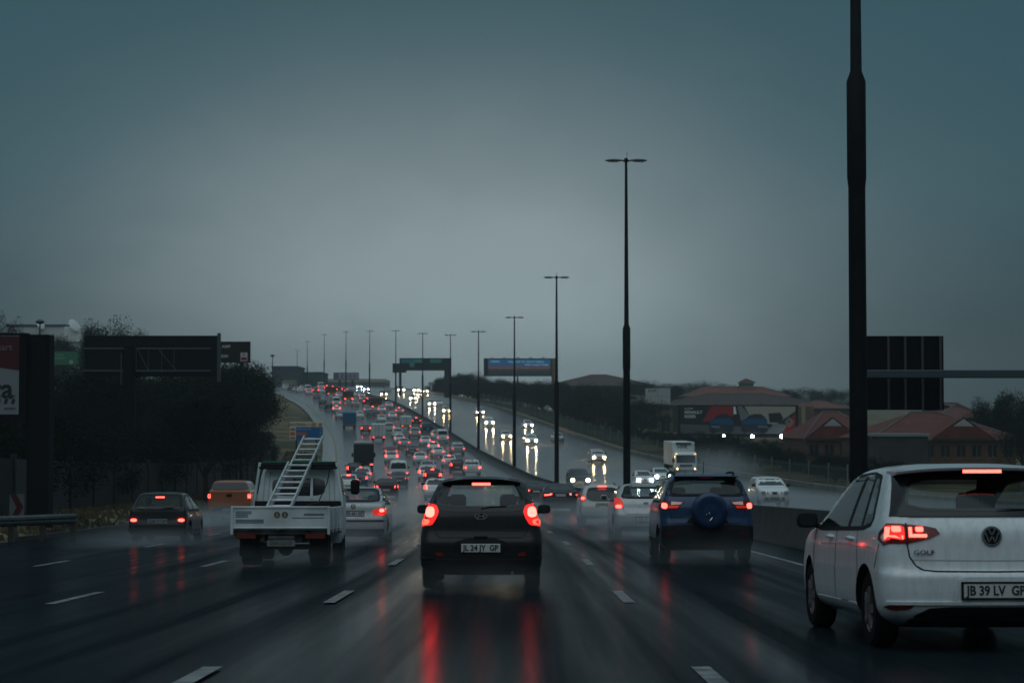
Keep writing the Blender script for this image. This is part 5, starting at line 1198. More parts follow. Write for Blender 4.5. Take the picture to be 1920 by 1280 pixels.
m = MB(); m.box(w/2-.02, w/2+.78, .1, .9, zg(72, -25)-t.location.z-.4, h/2-.05, bev=.03); m.build('support_column', DARKP, t)
# green billboard
t, w, h = board('billboard', 'small green billboard with white writing behind dark trees', 'billboard', 88, 659, 159, 684, 300, .5, mat('ad_green', (.02, .16, .07), .5), posts=((-.6, .2), (.6, .2)))
m = MB(); m.lathe([(-.012, .001), (-.012, .32), (0, .32)], 16, axis='y', c=(w*.14, 0, -h*.28)); m.build('logo_disc', mat('ad_white', (.35, .4, .38), .6), t)
text('lettering', "You can be\nextraordinary", .48, mat('ad_white', (0, 0, 0)), t, Matrix.Translation((-w*.26, -.01, .3)) @ REAR, .003)
# billboard seen from behind with its truss
t, w, h = board('billboard', 'wide dark billboard seen from behind with a pale truss across it', 'billboard', 158, 629, 411, 706, 135, .15, DARKP)
m = MB(); zt, zb = h*.18, -h*.36
for xa, xb in ((-w*.5, -w*.20), (-w*.11, w*.44)):
    m.tube([(xa, -.25, zt+.05*0), (xb, -.25, zt)], .04, 6); m.tube([(xa, -.25, zb), (xb, -.25, zb)], .04, 6)
for i, x in enumerate((-.11, -.02, .08, .17)): m.tube([(w*x, -.25, zt), (w*x, -.25, zb)], .022, 6)
m.tube([(-w*.10, -.25, zt), (-w*.02, -.25, zb)], .022, 6); m.tube([(w*.05, -.25, zt), (w*.19, -.25, zb)], .022, 6); m.tube([(-w*.22, -.25, zt-.3), (-w*.22, -.25, -h*.7)], .04, 6)
m.build('truss', TRUSS, t)
zgd = zg(135, -36) - t.location.z
m = MB(); m.box(-w*.20, -w*.12, -.3, .3, zgd-.5, zt+.2, bev=.02); m.build('support_column', mat('column_dark', (.004, .005, .007), .8, spec=.1), t)
m = MB(); m.box(w*.485, w*.51, -.1, .1, -h*.62, h*.56, bev=.01); m.build('edge_post', TRUSS, t)
# small dark billboard beside it
t, w, h = board('billboard', 'small black billboard with white letters and a red and white emblem', 'billboard', 405, 640, 469, 680, 170, .3, mat('ad_black', (.008, .008, .010), .5), posts=((.5, .25),))
text('lettering', 'AMF', .32, mat('ad_bright', (.6, .6, .6), .5), t, Matrix.Translation((-w*.20, -.01, h*.26)) @ REAR, .003, sx=1.2, bold=.01)
text('lettering', 'EW', .32, mat('ad_bright', (0, 0, 0)), t, Matrix.Translation((-w*.24, -.01, -h*.20)) @ REAR, .003, sx=1.2, bold=.01)
m = MB(); m.box(w*.22, w*.42, -.02, 0, -h*.42, -h*.02, 0); m.box(w*.24, w*.40, -.03, -.01, -h*.38, -h*.24, 1); m.box(w*.28, w*.30, -.03, -.01, -h*.2, -h*.06, 1); m.box(w*.33, w*.35, -.03, -.01, -h*.2, -h*.06, 1); m.build('emblem', [mat('ad_bright', (0, 0, 0)), mat('ad_red2', (.25, .01, .02), .5)], t)
# blue road sign on the verge
Ds = 235
t, w, h = board('road_sign', 'blue road sign with a pale header standing on the left verge', 'road sign', 543, 791, 606, 825, Ds, .08, mat('sign_pale', (.75, .68, .50), .4), posts=((-.6, .16), (.6, .16)))
SB = mat('sign_blue', (.008, .15, .40), .4); SO = mat('sign_orange', (.55, .16, .05), .4)
m = MB(); m.box(-w*.31, w*.485, -.012, 0, -h*.49, h*.23); m.build('blue_field', SB, t)
m = MB(); m.box(-w*.30, w*.02, -.02, -.01, -h*.23, -h*.06); m.box(-w*.48, -w*.34, -.012, 0, -h*.23, -h*.05); m.build('orange_panel', SO, t)
m = MB(); m.lathe([(-.015, .001), (-.015, h*.13), (0, h*.13)], 20, axis='y', c=(w*.22, 0, h*.36)); m.build('toll_disc', mat('sign_amber', (.60, .30, .03), .4), t)
IN = mat('sign_ink', (.03, .025, .02), .5); SW = mat('sign_white', (.6, .62, .62), .4)
text('lettering', 'GAUTENG', h*.20, IN, t, Matrix.Translation((-w*.29, -.004, h*.36)) @ REAR, .002, bold=.008); text('lettering', 'E-ROAD', h*.15, mat('sign_brown', (.3, .17, .1), .5), t, Matrix.Translation((w*.03, -.004, h*.36)) @ REAR, .002)
text('lettering', 'Allandale Rd', h*.15, SW, t, Matrix.Translation((-w*.07, -.014, h*.12)) @ REAR, .002); text('lettering', 'Buccleuch', h*.15, SW, t, Matrix.Translation((w*.08, -.014, -h*.36)) @ REAR, .002)
text('lettering', '1\n4\n5', h*.17, SW, t, Matrix.Translation((w*.42, -.014, -h*.11)) @ REAR, .002)
m = MB(); m.prism([(w*.36, h*.27), (w*.46, h*.27), (w*.44, h*.42), (w*.41, h*.47), (w*.38, h*.42)], -.01, 0); m.box(-w*.47, -w*.34, -.01, 0, h*.03, h*.16); m.box(-w*.47, -w*.34, -.01, 0, -h*.44, -h*.32); m.build('pictogram', mat('sign_brown', (0, 0, 0)), t)
# chevron sign and guard rail near left
p = at(32, 950, 62); t = thing('chevron_sign', 'red and white chevron sign behind the guard rail at the left', 'road sign', p); t.rotation_euler = (0, 0, R(58))
m = MB(); m.box(-.30, .30, 0, .02, -.40, .40); m.build('panel', mat('chev_white', (.16, .17, .17), .5), t)
m = MB()
for k in (-1,): m.prism([(-.30, .40), (-.05, .40), (.26, 0), (-.05, -.40), (-.30, -.40), (-.02, 0)], -.012, 0)
m.build('arrow', mat('chev_red', (.09, .006, .008), .5), t); m = MB(); m.box(-.04, .04, .02, .08, -1.6, .3); m.build('post', STEEL, t)
t = thing('guard_rail', 'grey steel guard rail at the left edge of the road', 'guard rail')
A = Vector((-18.2, 50, 0)); B = Vector((-13.55, 62, 0)); m = MB()
prof = [(0, -.15), (-.05, -.10), (-.05, -.04), (0, 0), (-.05, .04), (-.05, .10), (0, .15)]
dr = (B-A).normalized(); nr_ = Vector((dr.y, -dr.x, 0)); vs = []; N_ = 8
for i in range(N_+1):
    q = A + (B-A)*i/N_; z = zr(q.y, q.x-Xm(q.y)) + .62
    for o_, h_ in prof: vs.append((q.x - nr_.x*o_, q.y - nr_.y*o_, z+h_))
m.add(vs, [(i*7+j, i*7+j+1, (i+1)*7+j+1, (i+1)*7+j) for i in range(N_) for j in range(6)]); o = m.build('rail', STEEL, t, smooth=50)
md = o.modifiers.new('t', 'SOLIDIFY'); md.thickness = .01
for i in range(1, N_+1):
    q = A + (B-A)*(i-.1)/N_; z = zr(q.y, q.x-Xm(q.y)); m = MB(); m.box(q.x-.09, q.x+.06, q.y, q.y+.14, z-.2, z+.74, bev=.01); m.build('post', mat('wood_post', (.05, .042, .035), .8), t)
# sign gantry over the oncoming lanes far away
Dg = 470; t = thing('sign_gantry', 'dark sign gantry with a green screen spanning the oncoming lanes', 'gantry')
def gb(name, x0, y0, x1, y1, m_, d0=0, d1=.8, par=None):
    a = at(x0, y0, Dg); b = at(x1, y1, Dg); q = MB(); q.box(a.x, b.x, Dg+d0, Dg+d1, b.z, a.z, bev=.02); return q.build(name, m_, par or t)
GD = mat('gantry_dark', (.012, .020, .024), .6)
gb('right_column', 833, 671, 846, 745, GD, 0, 1.2); gb('left_column', 748, 690, 752.5, 742, GD, .2, .8); bm_ = gb('screen_frame', 749, 671, 834, 682, GD); gb('beam', 740, 690.5, 834, 694.5, mat('gantry_grey', (.05, .065, .065), .5), .1, .6); gb('side_board', 736, 681, 762, 698.5, GD, -.1, .1)
gb('lower_frame', 760, 682, 834, 692, GD, 0, .5)
rg = random.Random(4)
for i, (x0, x1, c) in enumerate(((752, 776, (.01, .09, .10)), (776, 794, (.02, .12, .13)), (806, 828, (.015, .11, .09)))):
    gb('screen_panel', x0, 673, x1, 680, mat('screen_%d' % i, c, .4, emis=c, es=.6), -.05, .0, bm_)
gb('screen_shape', 768, 680, 777, 688, mat('screen_pale', (.15, .28, .28), .4), -.06, -.01, bm_)
# blue screen billboard
Db = 480; t, w, h = board('billboard', 'wide billboard with a blue city picture right of the gantry', 'billboard', 907, 671.5, 1034, 705, Db, .8, GD, posts=((0, .35),))
m = MB(); m.box(-w*.435, w*.485, -.05, 0, -h*.46, h*.44); d = m.build('picture', None, t)
dm = mat('city_picture', (.01, .1, .25), .4); tt = dm.node_tree; bb = tt.nodes['Principled BSDF']; tcx = nn(tt, 'ShaderNodeTexCoord'); sx_ = nn(tt, 'ShaderNodeSeparateXYZ'); tt.links.new(tcx.outputs['Generated'], sx_.inputs[0])
vz = nn(tt, 'ShaderNodeTexNoise'); vz.inputs['Scale'].default_value = 9; vz.inputs['Detail'].default_value = 4; mpx = nn(tt, 'ShaderNodeMapping'); mpx.inputs['Scale'].default_value = (3, 1, 1.4); tt.links.new(tcx.outputs['Generated'], mpx.inputs[0]); tt.links.new(mpx.outputs[0], vz.inputs['Vector'])
rr_ = nn(tt, 'ShaderNodeValToRGB'); el = rr_.color_ramp; el.elements[0].position = 0; el.elements[0].color = (.012, .03, .035, 1); el.elements[1].position = 1; el.elements[1].color = (.006, .12, .26, 1)
for ps, cc in ((.35, (.03, .04, .035, 1)), (.48, (.14, .08, .08, 1)), (.60, (.05, .08, .17, 1))): e = el.elements.new(ps); e.color = cc
tt.links.new(mth(tt, 'ADD', sx_.outputs[2], mth(tt, 'MULTIPLY', mth(tt, 'SUBTRACT', vz.outputs[0], .5), .55)), rr_.inputs[0]); tt.links.new(rr_.outputs[0], bb.inputs['Base Color']); tt.links.new(rr_.outputs[0], bb.inputs['Emission Color']); bb.inputs['Emission Strength'].default_value = .8
d.data.materials.append(dm)
LT = mat('screen_text', (.3, .5, .6), .5, emis=(.35, .65, .8), es=.7)
text('lettering', 'WELCOME TO', .62, LT, t, Matrix.Translation((-w*.02, -.06, h*.30)) @ REAR, .003); text('lettering', 'SOUTH AFRICA', .62, LT, t, Matrix.Translation((w*.26, -.06, h*.30)) @ REAR, .003); text('lettering', 'HOME OF GREAT STORIES', .60, LT, t, Matrix.Translation((w*.28, -.06, h*.13)) @ REAR, .003, sx=.8); text('lettering', 'JOBURG', .6, LT, t, Matrix.Translation((-w*.33, -.06, h*.32)) @ REAR, .003)
for i in range(5):
    m = MB(); x = -w*.38 + w*.19*i; m.tube([(x, -.02, h/2), (x, -.25, h/2+.16)], .04, 6); m.box(x-.28, x+.28, -.5, -.2, h/2+.08, h/2+.24, bev=.03); m.build('floodlight', GD, t)
p = at(1036, 720, Db+4); q = at(1043, 672, Db+4); m = MB(); m.box(p.x-t.location.x-.3, q.x-t.location.x, 1, 2.2, p.z-t.location.z-6, q.z-t.location.z, bev=.03); m.build('support_column', mat('column_sand', (.22, .19, .12), .7), t)
# car advertisement billboard
Dk = 300; t, w, h = board('billboard', 'large car advertisement billboard with two blue cars and white lettering', 'billboard', 1272, 759, 1497, 816, Dk, .5, DARKP, posts=((-.8, .4), (0, .4), (.8, .4)))
def ad(name, poly, m_, y=-.03): q = MB(); q.prism([(a*w/2, b*h/2) for a, b in poly], y, y+.012); return q.build(name, m_, t)
AD = {k: mat('ad_' + k, c, .45) for k, c in dict(black=(.010, .014, .018), grey=(.035, .045, .05), floor=(.10, .11, .12), crimson=(.30, .012, .018), cream=(.38, .36, .30), ash=(.18, .21, .22), carblue=(.006, .07, .17), cardark=(.008, .02, .035), bumper=(.16, .18, .20), pure=(.85, .9, .92)).items()}  # print colours raised in place of the light from the lamps beneath
ad('backdrop', [(-.97, -.90), (.97, -.90), (.97, .93), (-.97, .93)], AD['black'], -.012)
ad('floor', [(-.97, -.90), (.97, -.90), (.97, -.55), (-.97, -.25)], AD['floor'], -.025)
ad('red_wall', [(-.60, -.10), (-.45, .93), (-.08, .93), (-.08, .30), (-.30, -.05)], AD['crimson'], -.03)
ad('white_bar', [(-.08, .40), (-.03, .40), (-.05, .90), (-.08, .90)], AD['pure'], -.034); ad('ash_wall', [(-.02, .93), (.06, .93), (.22, .1), (.05, -.1)], AD['ash'], -.032)
ad('cream_wall', [(.10, .93), (.95, .90), (.95, .6), (.62, -.30), (.25, -.05), (.20, .2)], AD['cream'], -.028); ad('red_corner', [(.72, -.88), (.95, .50), (.95, -.88)], AD['crimson'], -.034)
ad('pale_floor', [(.45, -.88), (.73, -.88), (.82, -.30), (.60, -.2)], AD['ash'], -.031); ad('dark_block', [(.50, .45), (.70, .50), (.75, .1), (.68, -.15), (.52, -.15)], AD['black'], -.036)
def adcar(cx, s, side):
    ad('painted_car', [(cx+a*s, b) for a, b in ((-.25, -.75), (-.27, -.30), (-.25, -.05), (-.15, .15), (-.10, .32), (0, .42), (.12, .40), (.20, .20), (.24, -.02), (.25, -.72), (.18, -.80), (-.20, -.80))], AD['cardark'], -.05)
    ad('painted_body', [(cx+a*s, b) for a, b in ((-.25, -.12), (-.14, .10), (.18, .14), (.24, -.04), (.24, -.30), (-.24, -.26))], AD['carblue'], -.054)
    ad('painted_plate', [(cx+a*s, b) for a, b in ((-.14*side-.08, -.48), (-.14*side+.10, -.50), (-.14*side+.10, -.38), (-.14*side-.08, -.36))], AD['bumper'], -.06)
    for q in (-.17, .15): ad('painted_wheel', [(cx+q*s+.035*math.cos(a*.7), -.68+.20*math.sin(a*.7)) for a in range(9)], AD['black'], -.062)
adcar(-.28, .80, 1); adcar(.27, .88, -1)
for k in (0, 1):
    q = MB(); r0 = [(0, .34), (.075, 0), (0, -.34), (-.075, 0)]
    a_, b_ = (1.0, .80) if k == 0 else (.58, .40)
    for i in range(4):
        p1, p2 = r0[i], r0[(i+1) % 4]; q.prism([((.85+p1[0]*a_)*w/2, (-.12+p1[1]*a_)*h/2), ((.85+p2[0]*a_)*w/2, (-.12+p2[1]*a_)*h/2), ((.85+p2[0]*b_)*w/2, (-.12+p2[1]*b_)*h/2), ((.85+p1[0]*b_)*w/2, (-.12+p1[1]*b_)*h/2)], -.05, -.038)
    q.build('diamond_emblem', mat('ad_silver', (.35, .34, .32), .5), t)
text('lettering', 'RENAULT', .62, AD['pure'], t, Matrix.Translation((-.90*w/2, -.04, h*.26)) @ REAR, .003, align='LEFT', bold=.008); text('lettering', 'KIGER', .62, AD['pure'], t, Matrix.Translation((-.90*w/2, -.04, h*.12)) @ REAR, .003, align='LEFT', bold=.008); text('lettering', 'ALL NEW', .3, AD['pure'], t, Matrix.Translation((-.90*w/2, -.04, h*.38)) @ REAR, .003, align='LEFT')
for i in range(5):
    m = MB(); x = -w*.38 + w*.19*i; m.tube([(x, -.02, h/2-.05), (x, -.5, h/2+.14)], .025, 6); m.box(x-.06, x+.06, -.6, -.4, h/2+.06, h/2+.20); m.build('lamp_arm', POLE, t)
SPOT = mat('spot_glow', (.8, .9, .9), .2, emis=(.78, .95, 1), es=110)
for px in (1357, 1410.5, 1465):
    p = at(px, 818, Dk-1.3); m = MB(); x, z = p.x - t.location.x, p.z - t.location.z; m.box(x-.2, x+.2, -1.3, -1.05, z-.15, z+.2, bev=.02); m.tube([(x, -1.1, z-.02), (x, 0, -h/2+.05)], .03, 6); f = m.build('spotlight', POLE, t)
    m = MB(); m.lathe([(-1.33, .001), (-1.33, .23), (-1.29, .23)], 14, axis='y', c=(x, 0, z+.02)); m.build('lens', SPOT, f)
# board seen from behind on a long beam, right
Dr = 62; t, w, h = board('overhead_sign', 'dark sign seen from behind hanging on a long grey beam at right', 'road sign', 1614, 628, 1778, 768, Dr, .06, DARKP)
t.location.y += .6
for k in (-.29, .10, .50, .92):
    m = MB(); m.box(k*w/2-.035, k*w/2+.035, -.07, 0, -h/2+.02, h/2-.02); m.build('stiffener', TRUSS, t)
m = MB(); zz = (at(1627, 701, Dr).z - t.location.z); m.box(-w/2, 19, -.75, -.50, zz-.125, zz+.125, bev=.02); m.build('beam', mat('beam_steel', (.06, .085, .10), .5, .2), t)
m = MB(); m.box(18.5, 19, -.8, -.4, -7.5, zz+.2); m.build('post', TRUSS, t)
# distant pale billboard
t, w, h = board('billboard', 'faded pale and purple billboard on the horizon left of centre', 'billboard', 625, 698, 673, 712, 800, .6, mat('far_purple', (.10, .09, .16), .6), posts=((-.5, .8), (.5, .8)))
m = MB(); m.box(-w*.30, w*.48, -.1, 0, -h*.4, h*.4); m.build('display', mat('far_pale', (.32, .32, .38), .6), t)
m = MB()
for i in range(4): m.box(-w*.18+i*w*.16, -w*.12+i*w*.16, -.2, -.1, -h*.3, h*.25)
m.build('picture', mat('far_purple', (0, 0, 0)), t)
# ------------------------------------------------------------ buildings
def bld(label, cat, x0, x1, ytop, yeave, ybase, D, depth, wm, rm, wins=0, ridge=None, name='building', flat=False, winh=.5, over=.4, dx=0):
    a = at(x0, yeave, D); b = at(x1, ybase, D); w = b.x - a.x; he = a.z - b.z; hr = at(x0, ytop, D).z - a.z
    t = thing(name, label, cat, ((a.x+b.x)/2, D, b.z))
    m = MB(); m.box(-w/2, w/2, 0, depth, -2, he); m.build('wall', wm, t)
    if flat: m = MB(); m.box(-w/2-.2, w/2+.2, -.2, depth+.2, he, he+max(hr, .3), bev=.02); m.build('roof', rm, t)
    else:
        e = over; r0 = ridge if ridge else min(depth/2, w/2*.8); m = MB()
        vs = [(-w/2-e, -e, he), (w/2+e, -e, he), (w/2+e, depth+e, he), (-w/2-e, depth+e, he), (-w/2+r0, depth/2, he+hr), (w/2-r0, depth/2, he+hr)]
        m.add(vs, [(0, 1, 5, 4), (1, 2, 5), (2, 3, 4, 5), (3, 0, 4), (3, 2, 1, 0)]); r = m.build('roof', rm, t)
        m = MB(); m.box(-w/2-e, w/2+e, -e-.06, -e-.01, he-.18, he+.03); m.build('fascia', mat('fascia', (.16, .17, .16), .6), r)
        for p, q in ((0, 4), (1, 5), (4, 5)):
            m = MB(); m.tube([Vector(vs[p])+Vector((0, 0, .05)), Vector(vs[q])+Vector((0, 0, .05))], .10, 6); m.build('ridge_cap', mat('ridge', (.13, .12, .11), .7), r)
    for i in range(wins):
        x = -w/2 + w*(i+.5)/wins; ww = min(1.2, w/wins*.28); m = MB(); m.box(x-ww, x+ww, -.03, .01, he*.22, he*(.22+winh)); f = m.build('window', mat('win_dark', (.012, .016, .02), .15), t)
        m = MB(); m.box(x-.04, x+.04, -.05, -.03, he*.22, he*(.22+winh)); m.box(x-ww, x+ww, -.05, -.031, he*.22-.08, he*.22); m.build('window_frame', mat('win_frame', (.12, .12, .11), .6), f)
    return t, w, he
RB = mat('roof_brown', (.060, .040, .034), .8, noise=.25, nscale=1.5, bump=.5, bscale=3); RR = mat('roof_red', (.12, .026, .018), .8, noise=.25, nscale=1, bump=.5, bscale=4); RR2 = mat('roof_red_pale', (.17, .048, .032), .8, noise=.2, nscale=1)
WB = mat('wall_brick', (.11, .055, .032), .8, noise=.3, nscale=2); WD = mat('wall_dark', (.035, .036, .036), .8, noise=.3, nscale=.7); WS = mat('wall_sand', (.13, .095, .055), .8, noise=.25, nscale=.8)
bld('long low office building with a brown hipped roof behind the car advertisement', 'building', 1240, 1545, 736, 758, 840, 385, 24, WD, RB, 12, ridge=10)
bld('smaller brown-roofed wing left of the second lamp post area', 'building', 1148, 1262, 741, 757, 840, 392, 16, WD, RB, 5, ridge=8)
t = thing('tower_wall', 'tan square pillar at the right end of the car advertisement', 'pillar', at(1507, 850, 306)); m = MB(); m.box(-1.9, 1.6, 0, 2, -3, 7.3, bev=.05); m.build('shaft', WS, t); m = MB(); m.box(-.3, .25, -.1, 0, -3, 7.25); m.build('pilaster', mat('pilaster', (.30, .27, .17), .7), t)
bld('sand brick house front with a narrow window below the brown roof', 'building', 1234, 1262, 762, 766, 845, 380, 4, WS, RB, 1, flat=True)
bld('red roofed block rising behind the brown office roof', 'building', 1285, 1480, 724, 742, 800, 470, 20, WS, RR2, 0, ridge=5)
t, w, h_ = bld('tiny cupola with a red cap on the red roof ridge', 'building', 1388, 1413, 710, 717, 728, 478, 3.5, mat('cupola_wall', (.22, .2, .16), .7), RR, 0, ridge=1.5, name='cupola')
t, w, h = board('sign_board', 'white blank notice board above the brown-roofed wing', 'sign', 1210, 728, 1257, 757, 372, .2, mat('notice_white', (.42, .46, .47), .6), posts=((-.8, .12), (.8, .12)))
m = MB(); m.box(-w/2, w/2, -.02, 0, -.05, -.01); m.box(-.02, .02, -.02, 0, -h/2, h/2); m.build('seam', mat('win_frame', (0, 0, 0)), t)
text('lettering', 'RNR', .8, mat('ad_ink', (0, 0, 0)), t, Matrix.Translation((-w*.22, -.01, h*.34)) @ REAR, .003)
def house(label, x0, x1, yt, ye, yb, D, dep, gx, wins):
    t, w, he = bld(label, 'house', x0, x1, yt, ye, yb, D, dep, WB, RR, wins, name='house')
    p = at(gx, ye, D); X = p.x - t.location.x; s = F/D; hh = (ye-yt)/s
    g = MB(); g.add([(X-3.2, -.6, he), (X+3.2, -.6, he), (X, -.6, he+hh*.80), (X-3.2, 7.0, he), (X+3.2, 7.0, he), (X, 8.0, he+hh*.80)], [(0, 2, 5, 3), (2, 1, 4, 5), (0, 1, 4, 3)]); r = g.build('dormer_roof', RR, t)
    g = MB(); q = hh*.80; g.prism([(X-1.05, he+q*.58), (X+1.05, he+q*.58), (X, he+q*.93)], -.72, -.64); g.prism([(X-3.1, he), (X+3.1, he), (X+1.2, he+q*.58), (X-1.2, he+q*.58)], -.68, -.6, 1); g.build('gable', [mat('gable_white', (.36, .37, .36), .6), RR], t)
    return t
house('red-roofed house with a white gable behind the thick lamp post', 1512, 1655, 771, 822, 862, 225, 20, 1560, 5)
house('red-roofed house with a white gable behind the white hatchback roof', 1640, 1905, 772, 822, 866, 200, 20, 1804, 9)
t, w, he = bld('low dark carport with a pale edge between the two red-roofed houses', 'carport', 1650, 1740, 813, 818, 862, 196, 8, mat('wall_dark', (0, 0, 0)), mat('carport_roof', (.20, .24, .26), .5), 0, flat=True, name='carport')
bld('far red roof between the car advertisement and the thick lamp post', 'building', 1500, 1598, 750, 764, 790, 340, 20, WB, RR2, 0, ridge=4); bld('red roof peak right of the dark overhead sign', 'building', 1760, 1850, 754, 782, 800, 290, 20, WB, RR, 0, ridge=5)
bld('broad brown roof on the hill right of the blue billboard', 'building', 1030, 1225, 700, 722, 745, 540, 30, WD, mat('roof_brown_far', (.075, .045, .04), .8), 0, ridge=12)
# left top building with dishes
WL = mat('wall_white', (.55, .6, .62), .6, noise=.1); t, w, he = bld('white flat-roofed building behind the near billboards, upper left', 'building', 12, 122, 608, 612, 640, 380, 16, WL, mat('roof_edge', (.05, .06, .07), .6), 0, flat=True)
m = MB(); m.box(w/2+.02, w/2+3.2, -1, 5, he-3.0, he-.1, bev=.1); m.build('side_block', mat('wall_bright', (.8, .85, .85), .6), t)
for X, Z, r_ in ((w*.12, he+.4, 1.0), (w/2+2.2, he+.3, 1.35)):
    m = MB(); m.lathe([(0, .001), (.03, r_*.4), (.12, r_*.8), (.20, r_), (.24, r_), (.14, r_*.78), (.06, r_*.3), (.05, .001)], 22, axis='y', c=(0, 0, 0)); o = m.build('satellite_dish', mat('dish_white', (.8, .85, .85), .5), t, smooth=50); o.location = (X, -1.3, Z); o.rotation_euler = (R(-30), 0, R(58))
    m = MB(); m.tube([(X, -1.1, Z-.1), (X, -.6, Z-r_-.4)], .08, 8); m.build('dish_mount', STEEL, t)
for lab, px, py, D, hh in (('dark round-headed park lamp in front of the white building', 75, 606, 150, 5), ('small ball lamp above the trees at the end of the tree row', 511, 668, 300, 9)):
    p = at(px, py, D); t = thing('park_lamp', lab, 'street lamp', p); m = MB(); m.tube([(0, 0, -hh), (0, 0, 0)], [.10, .05], 8); m.build('pole', POLE, t); m = MB(); m.lathe([(-.05, .1), (.0, .28), (.12, .36), (.26, .20), (.3, .001)], 14, axis='z'); m.build('lamp_head', mat('lamp_housing', (0, 0, 0)), t, smooth=50)
# far end of the road, left
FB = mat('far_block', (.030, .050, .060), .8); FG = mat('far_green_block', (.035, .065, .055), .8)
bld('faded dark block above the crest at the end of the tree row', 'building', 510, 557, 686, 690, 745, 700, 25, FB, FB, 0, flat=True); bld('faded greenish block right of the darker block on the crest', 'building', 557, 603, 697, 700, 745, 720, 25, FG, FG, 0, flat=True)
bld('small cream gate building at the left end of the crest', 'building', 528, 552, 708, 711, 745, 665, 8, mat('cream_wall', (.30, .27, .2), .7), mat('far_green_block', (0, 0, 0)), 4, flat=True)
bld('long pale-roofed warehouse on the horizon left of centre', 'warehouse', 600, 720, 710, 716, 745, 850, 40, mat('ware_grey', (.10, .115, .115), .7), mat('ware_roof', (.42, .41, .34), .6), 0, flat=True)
# ------------------------------------------------------------ fences
FM = mat('fence_steel', (.010, .014, .017), .7); t = thing('wall_fence', 'dark panel fence along the foot of the trees on the left', 'fence')
d = 40
while d < 235:
    a = road_pt(d, -26.5); b = road_pt(d+6, -26.5); m = MB(); za = zg(d+3, -26.5)
    hh = 2.3; m.add([(a.x, d+.1, zg(d, -26.5)-.3), (b.x, d+5.9, zg(d+6, -26.5)-.3), (b.x, d+5.9, zg(d+6, -26.5)+hh), (a.x, d+.1, zg(d, -26.5)+hh)] + [(a.x-.1, d+.1, zg(d, -26.5)-.3), (b.x-.1, d+5.9, zg(d+6, -26.5)-.3), (b.x-.1, d+5.9, zg(d+6, -26.5)+hh), (a.x-.1, d+.1, zg(d, -26.5)+hh)], [(0, 1, 2, 3), (7, 6, 5, 4), (0, 4, 5, 1), (1, 5, 6, 2), (2, 6, 7, 3), (3, 7, 4, 0)])
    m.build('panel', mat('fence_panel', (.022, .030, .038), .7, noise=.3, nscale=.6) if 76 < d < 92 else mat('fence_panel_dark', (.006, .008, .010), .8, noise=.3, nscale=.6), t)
    m = MB(); m.box(a.x-.12, a.x+.1, d-.1, d+.1, zg(d, -26.5)-.3, zg(d, -26.5)+2.5); m.build('post', FM, t); d += 6
t = thing('mesh_fence', 'teal mesh fence on pale posts along the oncoming lanes', 'fence'); mesh_m = mat('mesh_teal', (.025, .055, .052), .7)
d = 180
while d < 480:
    o0, o1 = wR(d)+2.5, wR(d+8)+2.5; a = Vector((Xm(d)+o0, d, zg(d, o0))); b = Vector((Xm(d+8)+o1, d+8, zg(d+8, o1)))
    m = MB(); m.box(a.x-.06, a.x+.06, d-.06, d+.06, a.z-.3, a.z+2.3); m.build('post', mat('post_pale', (.16, .18, .17), .6), t)
    m = MB()
    for k in range(14):
        p = a + (b-a)*(k+.5)/14; m.box(p.x-.035, p.x+.035, p.y-.02, p.y+.02, p.z, p.z+2.05)
    for z in (.3, 1.8): m.tube([a+Vector((0, 0, z)), b+Vector((0, 0, z))], .03, 4)
    m.build('pales', mesh_m, t); d += 8
